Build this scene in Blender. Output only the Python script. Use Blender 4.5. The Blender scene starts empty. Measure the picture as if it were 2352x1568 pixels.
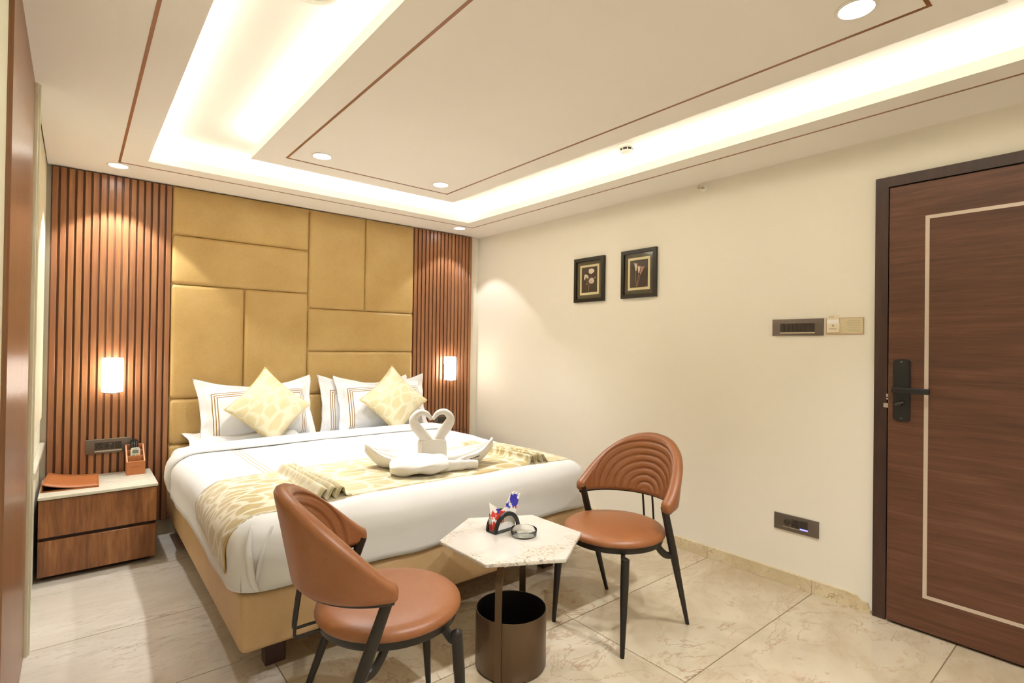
import bpy, bmesh, math, random
from math import sin, cos, pi, sqrt, radians, atan2
from mathutils import Vector, Matrix, noise

random.seed(7)
SC = bpy.context.scene
COL = SC.collection

# ------------------------------------------------------------------ camera
YAW, PITCH, ROLL, FPX = .6901, .0076, .0143, 1213.93
CAM = Vector((-3.0922, -4.2947, 1.3133))
H = 2.375                                    # soffit height
fw = Vector((sin(YAW) * cos(PITCH), cos(YAW) * cos(PITCH), sin(PITCH)))
r0 = Vector((cos(YAW), -sin(YAW), 0))
u0 = r0.cross(fw)
rt = r0 * cos(ROLL) + u0 * sin(ROLL)
up = u0 * cos(ROLL) - r0 * sin(ROLL)
cd = bpy.data.cameras.new('camera')
cd.sensor_width = 36
cd.lens = FPX / 2352 * 36
cd.clip_start = .02
cam = bpy.data.objects.new('camera', cd)
cam.matrix_world = Matrix(((rt.x, up.x, -fw.x, CAM.x), (rt.y, up.y, -fw.y, CAM.y), (rt.z, up.z, -fw.z, CAM.z), (0, 0, 0, 1)))
COL.objects.link(cam)
SC.camera = cam

# ------------------------------------------------------------------ world, lights, exposure
w = bpy.data.worlds.new('world')
SC.world = w
w.use_nodes = True
w.node_tree.nodes['Background'].inputs[0].default_value = (1, .95, .85, 1)
w.node_tree.nodes['Background'].inputs[1].default_value = .02
SC.view_settings.view_transform = 'Standard'
SC.view_settings.look = 'None'
SC.view_settings.gamma = 1
SC.view_settings.use_curve_mapping = False
SC.view_settings.exposure = 0.32
SC.cycles.sample_clamp_indirect = 40
SC.cycles.use_light_tree = False
SC.cycles.max_bounces = 8
SC.cycles.diffuse_bounces = 4
SC.cycles.glossy_bounces = 3
SC.cycles.adaptive_threshold = .025

COVE_W_PER_M = 2.5
COVE_COL = (.95, 1.0, .95)
SPOT_W = 52
SPOT_COL = (.96, .98, 1.0)
LAMP_E = 12.0

# ceiling plan (metres): outer cove opening and inner island panel
OX0, OX1, OY0, OY1 = -2.777, -.463, -.496, -4.474
IX0, IX1, IY0, IY1 = -2.325, -.928, -.956, -4.014
ROOM_X0, ROOM_Y1 = -3.25, -4.97
RECESS = .135
LIP = .05


def area_strip(name, loc, length, along_x, watts):
    l = bpy.data.lights.new(name, 'AREA')
    l.shape = 'RECTANGLE'
    l.size, l.size_y = (length, .09) if along_x else (.09, length)
    l.energy = watts
    l.color = COVE_COL
    o = bpy.data.objects.new(name, l)
    o.location = loc
    o.rotation_euler = (pi, 0, 0)            # shines up on the recess
    COL.objects.link(o)
    return o


zc = H + .032
strips = [((OX0 + OX1) / 2, OY0 + .075, OX1 - OX0, True), ((OX0 + OX1) / 2, OY1 - .075, OX1 - OX0, True),
          (OX0 - .075, (OY0 + OY1) / 2, OY0 - OY1, False), (OX1 + .075, (OY0 + OY1) / 2, OY0 - OY1, False),
          ((IX0 + IX1) / 2, IY0 - .075, IX1 - IX0 - .12, True), ((IX0 + IX1) / 2, IY1 + .075, IX1 - IX0 - .12, True),
          (IX0 + .075, (IY0 + IY1) / 2, IY0 - IY1 - .12, False), (IX1 - .075, (IY0 + IY1) / 2, IY0 - IY1 - .12, False)]
for x, y, ln, ax in strips:
    area_strip('cove_light', (x, y, zc), ln, ax, COVE_W_PER_M * ln)

# ------------------------------------------------------------------ material helpers


def srgb(h):
    h = h.lstrip('#')
    c = [int(h[i:i + 2], 16) / 255 for i in (0, 2, 4)]
    return tuple((v / 12.92 if v <= .04045 else ((v + .055) / 1.055) ** 2.4) for v in c) + (1,)


class NT:
    """small node-tree writer"""

    def __init__(s, name):
        s.m = bpy.data.materials.new(name)
        s.m.use_nodes = True
        s.t = s.m.node_tree
        s.b = s.t.nodes['Principled BSDF']
        s._tc = None

    def n(s, typ, **k):
        nd = s.t.nodes.new(typ)
        for a, v in k.items():
            setattr(nd, a, v)
        return nd

    def lk(s, a, b):
        s.t.links.new(a, b)

    def put(s, sock, v):
        if hasattr(v, 'default_value') or hasattr(v, 'links'):
            s.lk(v, sock)
        else:
            sock.default_value = v

    def tc(s, which='Object'):
        if s._tc is None:
            s._tc = s.n('ShaderNodeTexCoord')
        return s._tc.outputs[which]

    def mapping(s, vec, scale=(1, 1, 1), rot=(0, 0, 0), loc=(0, 0, 0)):
        m = s.n('ShaderNodeMapping')
        m.inputs['Scale'].default_value = scale
        m.inputs['Rotation'].default_value = rot
        m.inputs['Location'].default_value = loc
        s.lk(vec, m.inputs['Vector'])
        return m.outputs[0]

    def noise(s, vec, scale=5, detail=4, rough=.5, dist=0, w=None):
        nd = s.n('ShaderNodeTexNoise')
        if w is not None:
            nd.noise_dimensions = '4D'
            s.put(nd.inputs['W'], w)
        nd.inputs['Scale'].default_value = scale
        nd.inputs['Detail'].default_value = detail
        nd.inputs['Roughness'].default_value = rough
        nd.inputs['Distortion'].default_value = dist
        s.lk(vec, nd.inputs['Vector'])
        return nd.outputs['Fac']

    def vor(s, vec, scale=5, feature='F1', rnd=1):
        nd = s.n('ShaderNodeTexVoronoi', feature=feature)
        nd.inputs['Scale'].default_value = scale
        nd.inputs['Randomness'].default_value = rnd
        s.lk(vec, nd.inputs['Vector'])
        return nd.outputs['Distance']

    def ramp(s, fac, stops):
        nd = s.n('ShaderNodeValToRGB')
        el = nd.color_ramp.elements
        while len(el) > 1:
            el.remove(el[-1])
        for i, (p, c) in enumerate(stops):
            e = el[0] if i == 0 else el.new(p)
            e.position = p
            e.color = c if len(c) == 4 else (*c, 1)
        s.lk(fac, nd.inputs[0])
        return nd.outputs[0]

    def math(s, op, a, b=0.0, clamp=False):
        nd = s.n('ShaderNodeMath', operation=op, use_clamp=clamp)
        s.put(nd.inputs[0], a)
        s.put(nd.inputs[1], b)
        return nd.outputs[0]

    def mix(s, fac, a, b, mode='MIX'):
        nd = s.n('ShaderNodeMix', data_type='RGBA', blend_type=mode)
        s.put(nd.inputs[0], fac)
        s.put(nd.inputs[6], a)
        s.put(nd.inputs[7], b)
        return nd.outputs[2]

    def sep(s, vec):
        nd = s.n('ShaderNodeSeparateXYZ')
        s.lk(vec, nd.inputs[0])
        return nd.outputs

    def bump(s, h, strength=.3, dist=.01):
        nd = s.n('ShaderNodeBump')
        nd.inputs['Strength'].default_value = strength
        nd.inputs['Distance'].default_value = dist
        s.lk(h, nd.inputs['Height'])
        s.lk(nd.outputs[0], s.b.inputs['Normal'])

    def set(s, **k):
        for a, v in k.items():
            s.put(s.b.inputs[a.replace('_', ' ')], v)
        return s.m


def flat(name, hexc, rough=.5, metal=0, spec=.5, bumpscale=0, bumpstr=.1, **k):
    t = NT(name)
    t.set(Base_Color=srgb(hexc), Roughness=rough, Metallic=metal)
    t.b.inputs['Specular IOR Level'].default_value = spec
    if bumpscale:
        t.bump(t.noise(t.tc(), bumpscale, 3), bumpstr, .005)
    for a, v in k.items():
        t.put(t.b.inputs[a.replace('_', ' ')], v)
    return t.m


def emit(name, hexc, strength):
    t = NT(name)
    t.set(Base_Color=(.9, .9, .9, 1), Roughness=.4)
    t.b.inputs['Emission Color'].default_value = srgb(hexc)
    t.b.inputs['Emission Strength'].default_value = strength
    return t.m


def wood(name, c1, c2, c3, scale=(1, 1, 1), rough=.4, spec=.5, big=1.0, coat=0, bump=.08):
    t = NT(name)
    v = t.mapping(t.tc(), scale)
    oi = t.n('ShaderNodeObjectInfo')
    rnd = t.math('MULTIPLY', oi.outputs['Random'], 20.0)
    a = t.noise(v, 3, 4, .65, .6, w=rnd)
    b = t.noise(v, 14, 2, .6, .3, w=rnd)
    c = t.noise(t.tc(), 1.5 * big, 2, .5, .4, w=rnd)
    f = t.math('ADD', t.math('MULTIPLY', a, .55), t.math('ADD', t.math('MULTIPLY', b, .25), t.math('MULTIPLY', c, .2)))
    col = t.ramp(f, [(.36, srgb(c1)), (.5, srgb(c2)), (.64, srgb(c3))])
    t.set(Base_Color=col, Roughness=rough)
    t.b.inputs['Specular IOR Level'].default_value = spec
    t.b.inputs['Coat Weight'].default_value = coat
    t.b.inputs['Coat Roughness'].default_value = .15
    if bump:
        t.bump(b, bump, .004)
    return t.m


def plaster(name, hexc, rough=.75, var=.03):
    t = NT(name)
    c = srgb(hexc)
    n = t.noise(t.tc(), 1.7, 3)
    col = t.ramp(n, [(.3, tuple(v * (1 - var) for v in c[:3])), (.7, c)])
    t.set(Base_Color=col, Roughness=rough)
    t.b.inputs['Specular IOR Level'].default_value = .3
    t.bump(t.noise(t.tc(), 60, 1), .04, .003)
    return t.m


def marble(name, base, light, veins, vein2, rough=.16, scale=1.0, stretch=(1, 1, 1), amount=1.0):
    t = NT(name)
    oi = t.n('ShaderNodeObjectInfo')
    rnd = t.math('MULTIPLY', oi.outputs['Random'], 40.0)
    v = t.mapping(t.tc(), tuple(scale * q for q in stretch))
    n1 = t.noise(v, 1.3, 4, .6, .9, w=rnd)
    n2 = t.noise(v, 2.2, 6, .62, 1.6, w=t.math('ADD', rnd, 7.3))
    n3 = t.noise(v, 9, 4, .65, 1.2, w=t.math('ADD', rnd, 3.1))
    col = t.ramp(n1, [(.35, srgb(base)), (.62, srgb(light))])
    vein = t.math('SUBTRACT', 1.0, t.math('MULTIPLY', t.math('ABSOLUTE', t.math('SUBTRACT', n2, .5)), 55.0), True)
    patch = t.ramp(n1, [(.47, (0, 0, 0)), (.66, (1, 1, 1))])
    speck = t.ramp(n3, [(.54, (0, 0, 0)), (.70, (1, 1, 1))])
    col = t.mix(t.math('MULTIPLY', t.math('MULTIPLY', speck, patch), .75 * amount, True), col, srgb(veins))
    col = t.mix(t.math('MULTIPLY', t.math('MULTIPLY', vein, t.math('ADD', .25, patch)), .6 * amount, True), col, srgb(vein2))
    t.set(Base_Color=col, Roughness=rough)
    t.b.inputs['Specular IOR Level'].default_value = .5
    return t.m


def leather(name, c1, c2, rough=.42, bscale=240, bstr=.12, spec=.45):
    t = NT(name)
    n = t.noise(t.tc(), 4, 5, .6)
    n2 = t.noise(t.tc(), 60, 4, .6)
    col = t.ramp(t.math('ADD', t.math('MULTIPLY', n, .7), t.math('MULTIPLY', n2, .3)), [(.35, srgb(c1)), (.65, srgb(c2))])
    t.set(Base_Color=col, Roughness=rough)
    t.b.inputs['Specular IOR Level'].default_value = spec
    t.bump(t.noise(t.tc(), bscale, 3), bstr, .003)
    return t.m


def fabric(name, hexc, rough=.85, bscale=7, bstr=.25, bdist=.012, sheen=.2):
    t = NT(name)
    t.set(Base_Color=srgb(hexc), Roughness=rough)
    t.b.inputs['Sheen Weight'].default_value = sheen
    t.b.inputs['Specular IOR Level'].default_value = .25
    t.bump(t.math('ADD', t.noise(t.tc(), bscale, 4, .55, .5), t.math('MULTIPLY', t.noise(t.tc(), 350, 2), .06)), bstr, bdist)
    return t.m


def petal_fabric(name, ground, light, dark, scale=9, stretch=(1, 1, .45), bstr=.12):
    """satin with a woven petal pattern"""
    t = NT(name)
    v = t.mapping(t.tc(), stretch)
    w1 = t.n('ShaderNodeVectorMath', operation='ADD')
    nn = t.n('ShaderNodeTexNoise')
    nn.inputs['Scale'].default_value = 3
    t.lk(v, nn.inputs['Vector'])
    sc_ = t.n('ShaderNodeVectorMath', operation='SCALE')
    sc_.inputs['Scale'].default_value = .22
    t.lk(nn.outputs['Color'], sc_.inputs[0])
    t.lk(v, w1.inputs[0])
    t.lk(sc_.outputs[0], w1.inputs[1])
    e = t.vor(w1.outputs[0], scale, 'DISTANCE_TO_EDGE', .9)
    line = t.ramp(e, [(.05, (1, 1, 1)), (.13, (0, 0, 0))])
    big = t.noise(t.tc(), 2.2, 2)
    g = t.mix(t.ramp(big, [(.4, (0, 0, 0)), (.6, (1, 1, 1))]), srgb(ground), srgb(dark))
    col = t.mix(line, g, srgb(light))
    t.set(Base_Color=col, Roughness=t.math('ADD', .42, t.math('MULTIPLY', line, .3)))
    t.b.inputs['Sheen Weight'].default_value = .3
    t.b.inputs['Specular IOR Level'].default_value = .35
    t.bump(t.math('ADD', line, t.noise(t.tc(), 300, 2)), bstr, .002)
    return t.m


# ------------------------------------------------------------------ materials
M = {}
M['wall'] = plaster('cream_wall_paint', '#f0e9da')
M['wall_pale'] = plaster('pale_wall_paint', '#eae7d2')
M['ceil'] = plaster('ceiling_paint', '#f7f1e8', .8)
M['groove'] = flat('bronze_groove', '#9a6a48', .35, .3)
M['tile'] = marble('floor_marble', '#b5a386', '#cbbda5', '#a56e36', '#8c5d32', .17, 1.35, (.8, 1.25, 1), .95)
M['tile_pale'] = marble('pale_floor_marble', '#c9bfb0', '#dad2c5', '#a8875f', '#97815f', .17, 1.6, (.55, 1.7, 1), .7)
M['skirt'] = marble('skirting_marble', '#c9b48e', '#dfcfac', '#a8713f', '#8d6a45', .25, 2.2)
M['grey_stone'] = marble('grey_stone', '#a5977e', '#bfb298', '#8d7f66', '#857761', .35, 2)
M['ns_top'] = marble('nightstand_marble', '#cfcab6', '#e2ddcb', '#a08d6a', '#a5997d', .22, 1.4, (1, 3, 1), .7)
g = NT('table_marble')
v = g.tc()
big = g.noise(v, 5.5, 3, .5, .3)
fine = g.noise(v, 75, 5, .7, .6)
tone = g.noise(v, 22, 3)
patch = g.ramp(big, [(.54, (0, 0, 0)), (.63, (1, 1, 1))])
speck = g.ramp(fine, [(.52, (0, 0, 0)), (.62, (1, 1, 1))])
c = g.ramp(g.noise(v, 3, 5, .6, .6), [(.35, srgb('#c6beb2')), (.6, srgb('#d2cbc0'))])
c = g.mix(g.math('MULTIPLY', patch, .22), c, srgb('#cdb392'))
c = g.mix(g.math('MULTIPLY', g.math('MULTIPLY', speck, patch), .85), c, g.ramp(tone, [(.45, srgb('#6f675e')), (.6, srgb('#a08a6c'))]))
g.set(Base_Color=c, Roughness=.12)
M['tbl_top'] = g.m
M['slat'] = wood('slat_wood', '#80523a', '#946341', '#a6764d', (6, 6, .35), .30, .5, bump=.04)
M['slat_back'] = wood('slat_backing_wood', '#6f4730', '#7f5538', '#8d6141', (6, 6, .35), .45)
M['lam'] = wood('glossy_laminate', '#7d5236', '#906344', '#a27452', (26, 70, .15), .26, .5, coat=0, bump=.35)
M['door'] = wood('door_veneer', '#4b2e20', '#613d2b', '#754e3a', (1, .45, 8), .38, .45, bump=.03)
M['door_frame'] = wood('door_frame_wood', '#33201a', '#3f2820', '#493026', (5, 5, .5), .4, .5)
M['inlay'] = flat('pale_metal_inlay', '#cfbfae', .3, .35)
M['ns_wood'] = wood('nightstand_wood', '#623a22', '#8c5832', '#b07a49', (5, 5, .55), .33, .5, 2.5, bump=.03)
M['dark_gap'] = flat('dark_shadow_gap', '#2a1a12', .6)
M['gold'] = leather('gold_leatherette', '#b7955a', '#c3a368', .46, 300, .1, .4)
M['base'] = leather('tan_bed_leatherette', '#c9a678', '#d3b184', .5, 300, .1, .35)
M['tan'] = leather('cognac_leather', '#8a532d', '#986038', .40, 260, .1, .5)
M['black_metal'] = flat('black_brown_metal', '#2c2722', .35, .4)
M['bronze'] = flat('bronze_metal', '#6a5644', .33, .75)
M['bucket_in'] = flat('black_bucket_lining', '#0b0a09', .6)
M['white_cloth'] = fabric('white_bed_linen', '#e2e0dd', .85, 5, .22, .012)
M['sheet'] = fabric('white_sheet', '#e2e4e8', .85, 16, .35, .012)
M['towel'] = fabric('white_towel', '#e6e1d8', .95, 22, .2, .008, .4)
M['runner'] = petal_fabric('gold_petal_satin', '#b7a16b', '#d9d0b4', '#c9ba8e', 17, (.5, 1.0, .62))
M['cushion'] = petal_fabric('cream_petal_satin', '#cdc098', '#d6ccac', '#c9bb90', 16, (1, 1, .5), .1)
M['hem_shade'] = flat('runner_hem_shade', '#b89656', .6)  # darker gold that paints the shadow line along the runner edges
M['piping'] = flat('gold_piping', '#d9bd78', .5)
M['plate'] = flat('taupe_plate', '#6b5f54', .3, .3)
M['plate_dark'] = flat('dark_plate_module', '#3e362f', .35, .1)
M['chrome_edge'] = flat('pale_chrome', '#c9c2b8', .25, .8)
M['black'] = flat('satin_black', '#161514', .4)
M['black_hole'] = flat('socket_hole', '#070605', .8)
M['blue_led'] = emit('blue_indicator', '#4a55ff', 2.2)
M['orange'] = leather('orange_leatherette', '#ad6636', '#ba7443', .45, 200, .08)
M['orange_edge'] = flat('orange_edge', '#dd9a70', .5)
M['remote_white'] = flat('remote_ivory', '#dcd8c8', .4)
M['lcd'] = flat('remote_screen', '#7d8470', .25)
M['rubber_white'] = flat('remote_key_print', '#e8e8e8', .5)
M['teal'] = flat('remote_teal_key', '#5aa79b', .5)
M['yellow'] = flat('remote_yellow_key', '#d8b54e', .5)
M['white_plastic'] = flat('white_plastic', '#f0ece0', .45)
M['lamp'] = emit('lit_opal_glass', '#fff4e6', LAMP_E)
M['lens'] = emit('downlight_lens', '#fff8f0', 30)
M['led'] = emit('led_strip_phosphor', '#ffe6b0', 4)
M['paper'] = flat('card_paper', '#e9dcc0', .7)
M['paper_white'] = flat('white_card', '#eeeae6', .6)
M['notice'] = flat('notice_plate', '#d8c9a4', .4)
M['notice_rim'] = flat('notice_rim', '#c99f77', .4)
M['ink'] = flat('faint_ink', '#a89b7c', .7)
M['ink_dark'] = flat('dark_ink', '#5f5a50', .7)
M['mat_grey'] = flat('olive_mount_board', '#57503c', .7)
M['mat_cream'] = flat('cream_mount_board', '#e0d2a4', .7)
M['print'] = flat('dark_brown_print', '#3a2c20', .45)
M['petal'] = flat('printed_petal', '#e3d2bb', .5)
M['petal2'] = flat('printed_petal_pink', '#c79478', .5)
M['pframe'] = flat('black_picture_frame', '#1f1b14', .35)
M['cable'] = flat('black_cable', '#2a2520', .5)
M['glass_edge'] = flat('cream_glass_edge', '#e2dcc2', .1, 0, .7)
M['blind'] = fabric('beige_blind', '#d9cda6', .8, 30, .1)

g = NT('clear_glass')
g.set(Base_Color=(.97, .98, .95, 1), Roughness=.02)
g.b.inputs['Transmission Weight'].default_value = 1
g.b.inputs['IOR'].default_value = 1.45
M['glass'] = g.m
# thin picture glazing: mostly clear, with a mirror-like film
g = NT('picture_glazing')
gl = g.n('ShaderNodeBsdfGlossy')
gl.inputs['Roughness'].default_value = .03
tr = g.n('ShaderNodeBsdfTransparent')
fr = g.n('ShaderNodeLayerWeight')
mx = g.n('ShaderNodeMixShader')
g.lk(g.math('ADD', .03, g.math('MULTIPLY', g.math('POWER', fr.outputs['Facing'], 4.0), .5)), mx.inputs[0])
g.lk(tr.outputs[0], mx.inputs[1])
g.lk(gl.outputs[0], mx.inputs[2])
g.lk(mx.outputs[0], g.t.nodes['Material Output'].inputs[0])
M['glazing'] = g.m

# duvet: white with three embroidered gold lines along both sides
g = NT('duvet_linen')
px, py, pz = g.sep(g.tc())[:3]
ax = g.math('ABSOLUTE', g.math('SUBTRACT', px, -1.672))
ln = None
for k in range(3):
    d = g.math('LESS_THAN', g.math('ABSOLUTE', g.math('SUBTRACT', ax, .62 + .022 * k)), .0026)
    ln = d if ln is None else g.math('MAXIMUM', ln, d)
ln = g.math('MULTIPLY', g.math('MULTIPLY', ln, g.math('GREATER_THAN', pz, .6)), g.math('GREATER_THAN', py, -1.6))
g.set(Base_Color=g.mix(ln, srgb('#e1dfdb'), srgb('#b0925c')), Roughness=.85)
g.b.inputs['Sheen Weight'].default_value = .2
g.b.inputs['Specular IOR Level'].default_value = .25
g.bump(g.math('ADD', g.noise(g.tc(), 4.5, 4, .55, .6), g.math('MULTIPLY', g.noise(g.tc(), 350, 2), .05)), .25, .014)
M['duvet'] = g.m

# pillow sham: three embroidered gold lines as a rectangle (object space: x width, z height)


def sham_material(hw, hh):
    g = NT('sham_linen')
    px, py, pz = g.sep(g.tc())[:3]
    # distance to the edge rectangle, in metres
    d = g.math('MINIMUM', g.math('SUBTRACT', hw, g.math('ABSOLUTE', px)), g.math('MINIMUM', g.math('SUBTRACT', hh, pz), g.math('ADD', hh + .12, pz)))
    ln = None
    for k in range(3):
        q = g.math('LESS_THAN', g.math('ABSOLUTE', g.math('SUBTRACT', d, .098 + .0145 * k)), .0028)
        ln = q if ln is None else g.math('MAXIMUM', ln, q)
    ln = g.math('MULTIPLY', ln, g.math('LESS_THAN', py, 0.0))
    g.set(Base_Color=g.mix(ln, srgb('#e3e1de'), srgb('#9a7534')), Roughness=.8)
    g.b.inputs['Sheen Weight'].default_value = .2
    g.b.inputs['Specular IOR Level'].default_value = .25
    g.bump(g.noise(g.tc(), 9, 4, .55, .6), .25, .012)
    return g.m


# napkin print: blue flower at one peak, red blooms below the other
g = NT('printed_napkin')
v = g.tc()
nz = g.n('ShaderNodeTexNoise')
nz.inputs['Scale'].default_value = 70
nz.inputs['Detail'].default_value = 3
g.lk(v, nz.inputs['Vector'])
sx, sy, sz = g.sep(v)[:3]
nf = g.math('MULTIPLY', g.math('SUBTRACT', nz.outputs['Fac'], .5), .05)


def blob(cx, cz, r):
    dx = g.math('SUBTRACT', sx, cx)
    dz = g.math('SUBTRACT', sz, cz)
    dd = g.math('SQRT', g.math('ADD', g.math('MULTIPLY', dx, dx), g.math('MULTIPLY', dz, dz)))
    return g.math('LESS_THAN', g.math('ADD', dd, nf), r)


blue = g.math('MAXIMUM', blob(.062, .116, .025), g.math('MAXIMUM', blob(-.030, .092, .011), blob(.03, .094, .010)))
red = g.math('MAXIMUM', blob(-.022, .066, .028), g.math('MAXIMUM', blob(-.060, .075, .014), g.math('MAXIMUM', blob(-.055, .03, .016), blob(.066, .085, .008))))
c = g.mix(red, srgb('#efeae2'), srgb('#d8402f'))
c = g.mix(blue, c, srgb('#3d36a8'))
g.set(Base_Color=c, Roughness=.8)
M['napkin'] = g.m

# ------------------------------------------------------------------ mesh helpers


def bm_new():
    return bmesh.new()


def bx(bm, x0, x1, y0, y1, z0, z1, bev=0, seg=2):
    """axis-aligned box, optionally with bevelled edges"""
    xs, ys, zs = sorted((x0, x1)), sorted((y0, y1)), sorted((z0, z1))
    vs = [bm.verts.new((x, y, z)) for x in xs for y in ys for z in zs]
    fs = [bm.faces.new([vs[i] for i in q]) for q in ((0, 1, 3, 2), (4, 6, 7, 5), (0, 4, 5, 1), (2, 3, 7, 6), (0, 2, 6, 4), (1, 5, 7, 3))]
    if bev:
        es = list({e for f in fs for e in f.edges})
        bmesh.ops.bevel(bm, geom=es, offset=bev, segments=seg, affect='EDGES', profile=.5)
    return bm


def prism(bm, pts, y0, y1, axis='y'):
    """extrude a closed 2D outline; axis y: pts are (x,z); axis z: pts are (x,y); axis x: pts are (y,z)"""
    def P(a, b, t):
        return {'y': (a, t, b), 'z': (a, b, t), 'x': (t, a, b)}[axis]
    A = [bm.verts.new(P(a, b, y0)) for a, b in pts]
    B = [bm.verts.new(P(a, b, y1)) for a, b in pts]
    n = len(pts)
    bm.faces.new(A)
    bm.faces.new(B[::-1])
    for i in range(n):
        bm.faces.new((A[i], B[i], B[(i + 1) % n], A[(i + 1) % n]))
    return bm


def lathe(bm, prof, c=(0, 0, 0), seg=48):
    """revolve (r,z) profile about z"""
    rings = []
    for r, z in prof:
        if r < 1e-6:
            rings.append([bm.verts.new((c[0], c[1], c[2] + z))])
        else:
            rings.append([bm.verts.new((c[0] + r * cos(2 * pi * i / seg), c[1] + r * sin(2 * pi * i / seg), c[2] + z)) for i in range(seg)])
    for a, b in zip(rings, rings[1:]):
        if len(a) == 1 and len(b) == 1:
            continue
        for i in range(seg):
            j = (i + 1) % seg
            if len(a) == 1:
                bm.faces.new((a[0], b[j], b[i]))
            elif len(b) == 1:
                bm.faces.new((a[i], a[j], b[0]))
            else:
                bm.faces.new((a[i], a[j], b[j], b[i]))
    return bm


def smooth_path(pts, n=8):
    """Catmull-Rom through points (any dimension)"""
    P = [pts[0]] + list(pts) + [pts[-1]]
    out = []
    for i in range(1, len(P) - 2):
        p0, p1, p2, p3 = P[i - 1], P[i], P[i + 1], P[i + 2]
        for k in range(n):
            t = k / n
            out.append(tuple(.5 * ((2 * b) + (-a + c) * t + (2 * a - 5 * b + 4 * c - d) * t * t + (-a + 3 * b - 3 * c + d) * t ** 3) for a, b, c, d in zip(p0, p1, p2, p3)))
    out.append(tuple(pts[-1]))
    return out


def tube(bm, pts, rad, seg=12, capped=True, squash=None):
    """round tube along points; rad is a number or a list"""
    P = [Vector(p) for p in pts]
    n = len(P)
    R = [rad] * n if not isinstance(rad, (list, tuple)) else rad
    ref = Vector((0, 0, 1))
    t0 = (P[1] - P[0]).normalized()
    if abs(t0.dot(ref)) > .9:
        ref = Vector((1, 0, 0))
    u = t0.cross(ref).normalized()
    rings = []
    for i in range(n):
        t = (P[min(i + 1, n - 1)] - P[max(i - 1, 0)]).normalized()
        u = (u - t * u.dot(t)).normalized()
        v = t.cross(u)
        sq = squash or 1
        rings.append([bm.verts.new(P[i] + (u * cos(2 * pi * k / seg) + v * sin(2 * pi * k / seg) * sq) * R[i]) for k in range(seg)])
    for a, b in zip(rings, rings[1:]):
        for k in range(seg):
            bm.faces.new((a[k], a[(k + 1) % seg], b[(k + 1) % seg], b[k]))
    if capped:
        for ring, p, s in ((rings[0], P[0] - (P[1] - P[0]).normalized() * R[0] * .5, 1), (rings[-1], P[-1] + (P[-1] - P[-2]).normalized() * R[-1] * .5, -1)):
            c = bm.verts.new(p)
            for k in range(seg):
                q = (ring[k], c, ring[(k + 1) % seg])
                bm.faces.new(q if s > 0 else q[::-1])
    return bm


def grid(bm, f, nu, nv, cu=False, cv=False):
    """quad surface from f(i,j) -> point; optional wrap"""
    V = [[bm.verts.new(f(i, j)) for j in range(nv)] for i in range(nu)]
    for i in range(nu if cu else nu - 1):
        for j in range(nv if cv else nv - 1):
            a, b = (i + 1) % nu, (j + 1) % nv
            bm.faces.new((V[i][j], V[a][j], V[a][b], V[i][b]))
    return V


def lerp(a, b, t):
    return a + (b - a) * t


def obj(name, bm, mat, parent=None, smooth=False, local=False, solid=0, sub=0):
    me = bpy.data.meshes.new(name)
    bmesh.ops.recalc_face_normals(bm, faces=bm.faces[:])
    bm.to_mesh(me)
    bm.free()
    o = bpy.data.objects.new(name, me)
    COL.objects.link(o)
    me.materials.append(M[mat] if isinstance(mat, str) else mat)
    if smooth:
        for p in me.polygons:
            p.use_smooth = True
        if smooth != 'all':
            me.set_sharp_from_angle(angle=radians(38))
    if parent is not None:
        o.parent = parent
        if not local:                        # mesh is in world coordinates
            o.matrix_parent_inverse = world_of(parent).inverted()
    if solid:
        md = o.modifiers.new('solid', 'SOLIDIFY')
        md.thickness = solid
        md.offset = 0
    if sub:
        md = o.modifiers.new('sub', 'SUBSURF')
        md.levels = md.render_levels = sub
    return o


def world_of(o):
    m = Matrix.LocRotScale(o.location, o.rotation_euler, None)
    if o.parent is not None:
        m = world_of(o.parent) @ o.matrix_parent_inverse @ m
    return m


def tag(o, label, cat, group=None):
    o['label'] = label
    o['category'] = cat
    if group:
        o['group'] = group
    return o


def thing(name, label, cat, loc=(0, 0, 0), rz=0, group=None):
    o = bpy.data.objects.new(name, None)
    o.empty_display_size = .05
    o.location = loc
    o.rotation_euler = (0, 0, rz)
    COL.objects.link(o)
    return tag(o, label, cat, group)


def struct(name, bm=None, mat=None, **k):
    if bm is None:
        o = bpy.data.objects.new(name, None)
        COL.objects.link(o)
    else:
        o = obj(name, bm, mat, **k)
    o['kind'] = 'structure'
    return o


def box_obj(name, mat, dims, parent=None, bev=0, seg=2, **k):
    return obj(name, bx(bm_new(), *dims, bev, seg), mat, parent, smooth=bool(bev), **k)


def copy_tree(o, parent=None):
    c = o.copy()
    COL.objects.link(c)
    if parent is not None:
        c.parent = parent
    for ch in list(o.children):
        copy_tree(ch, c)
    return c


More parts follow.
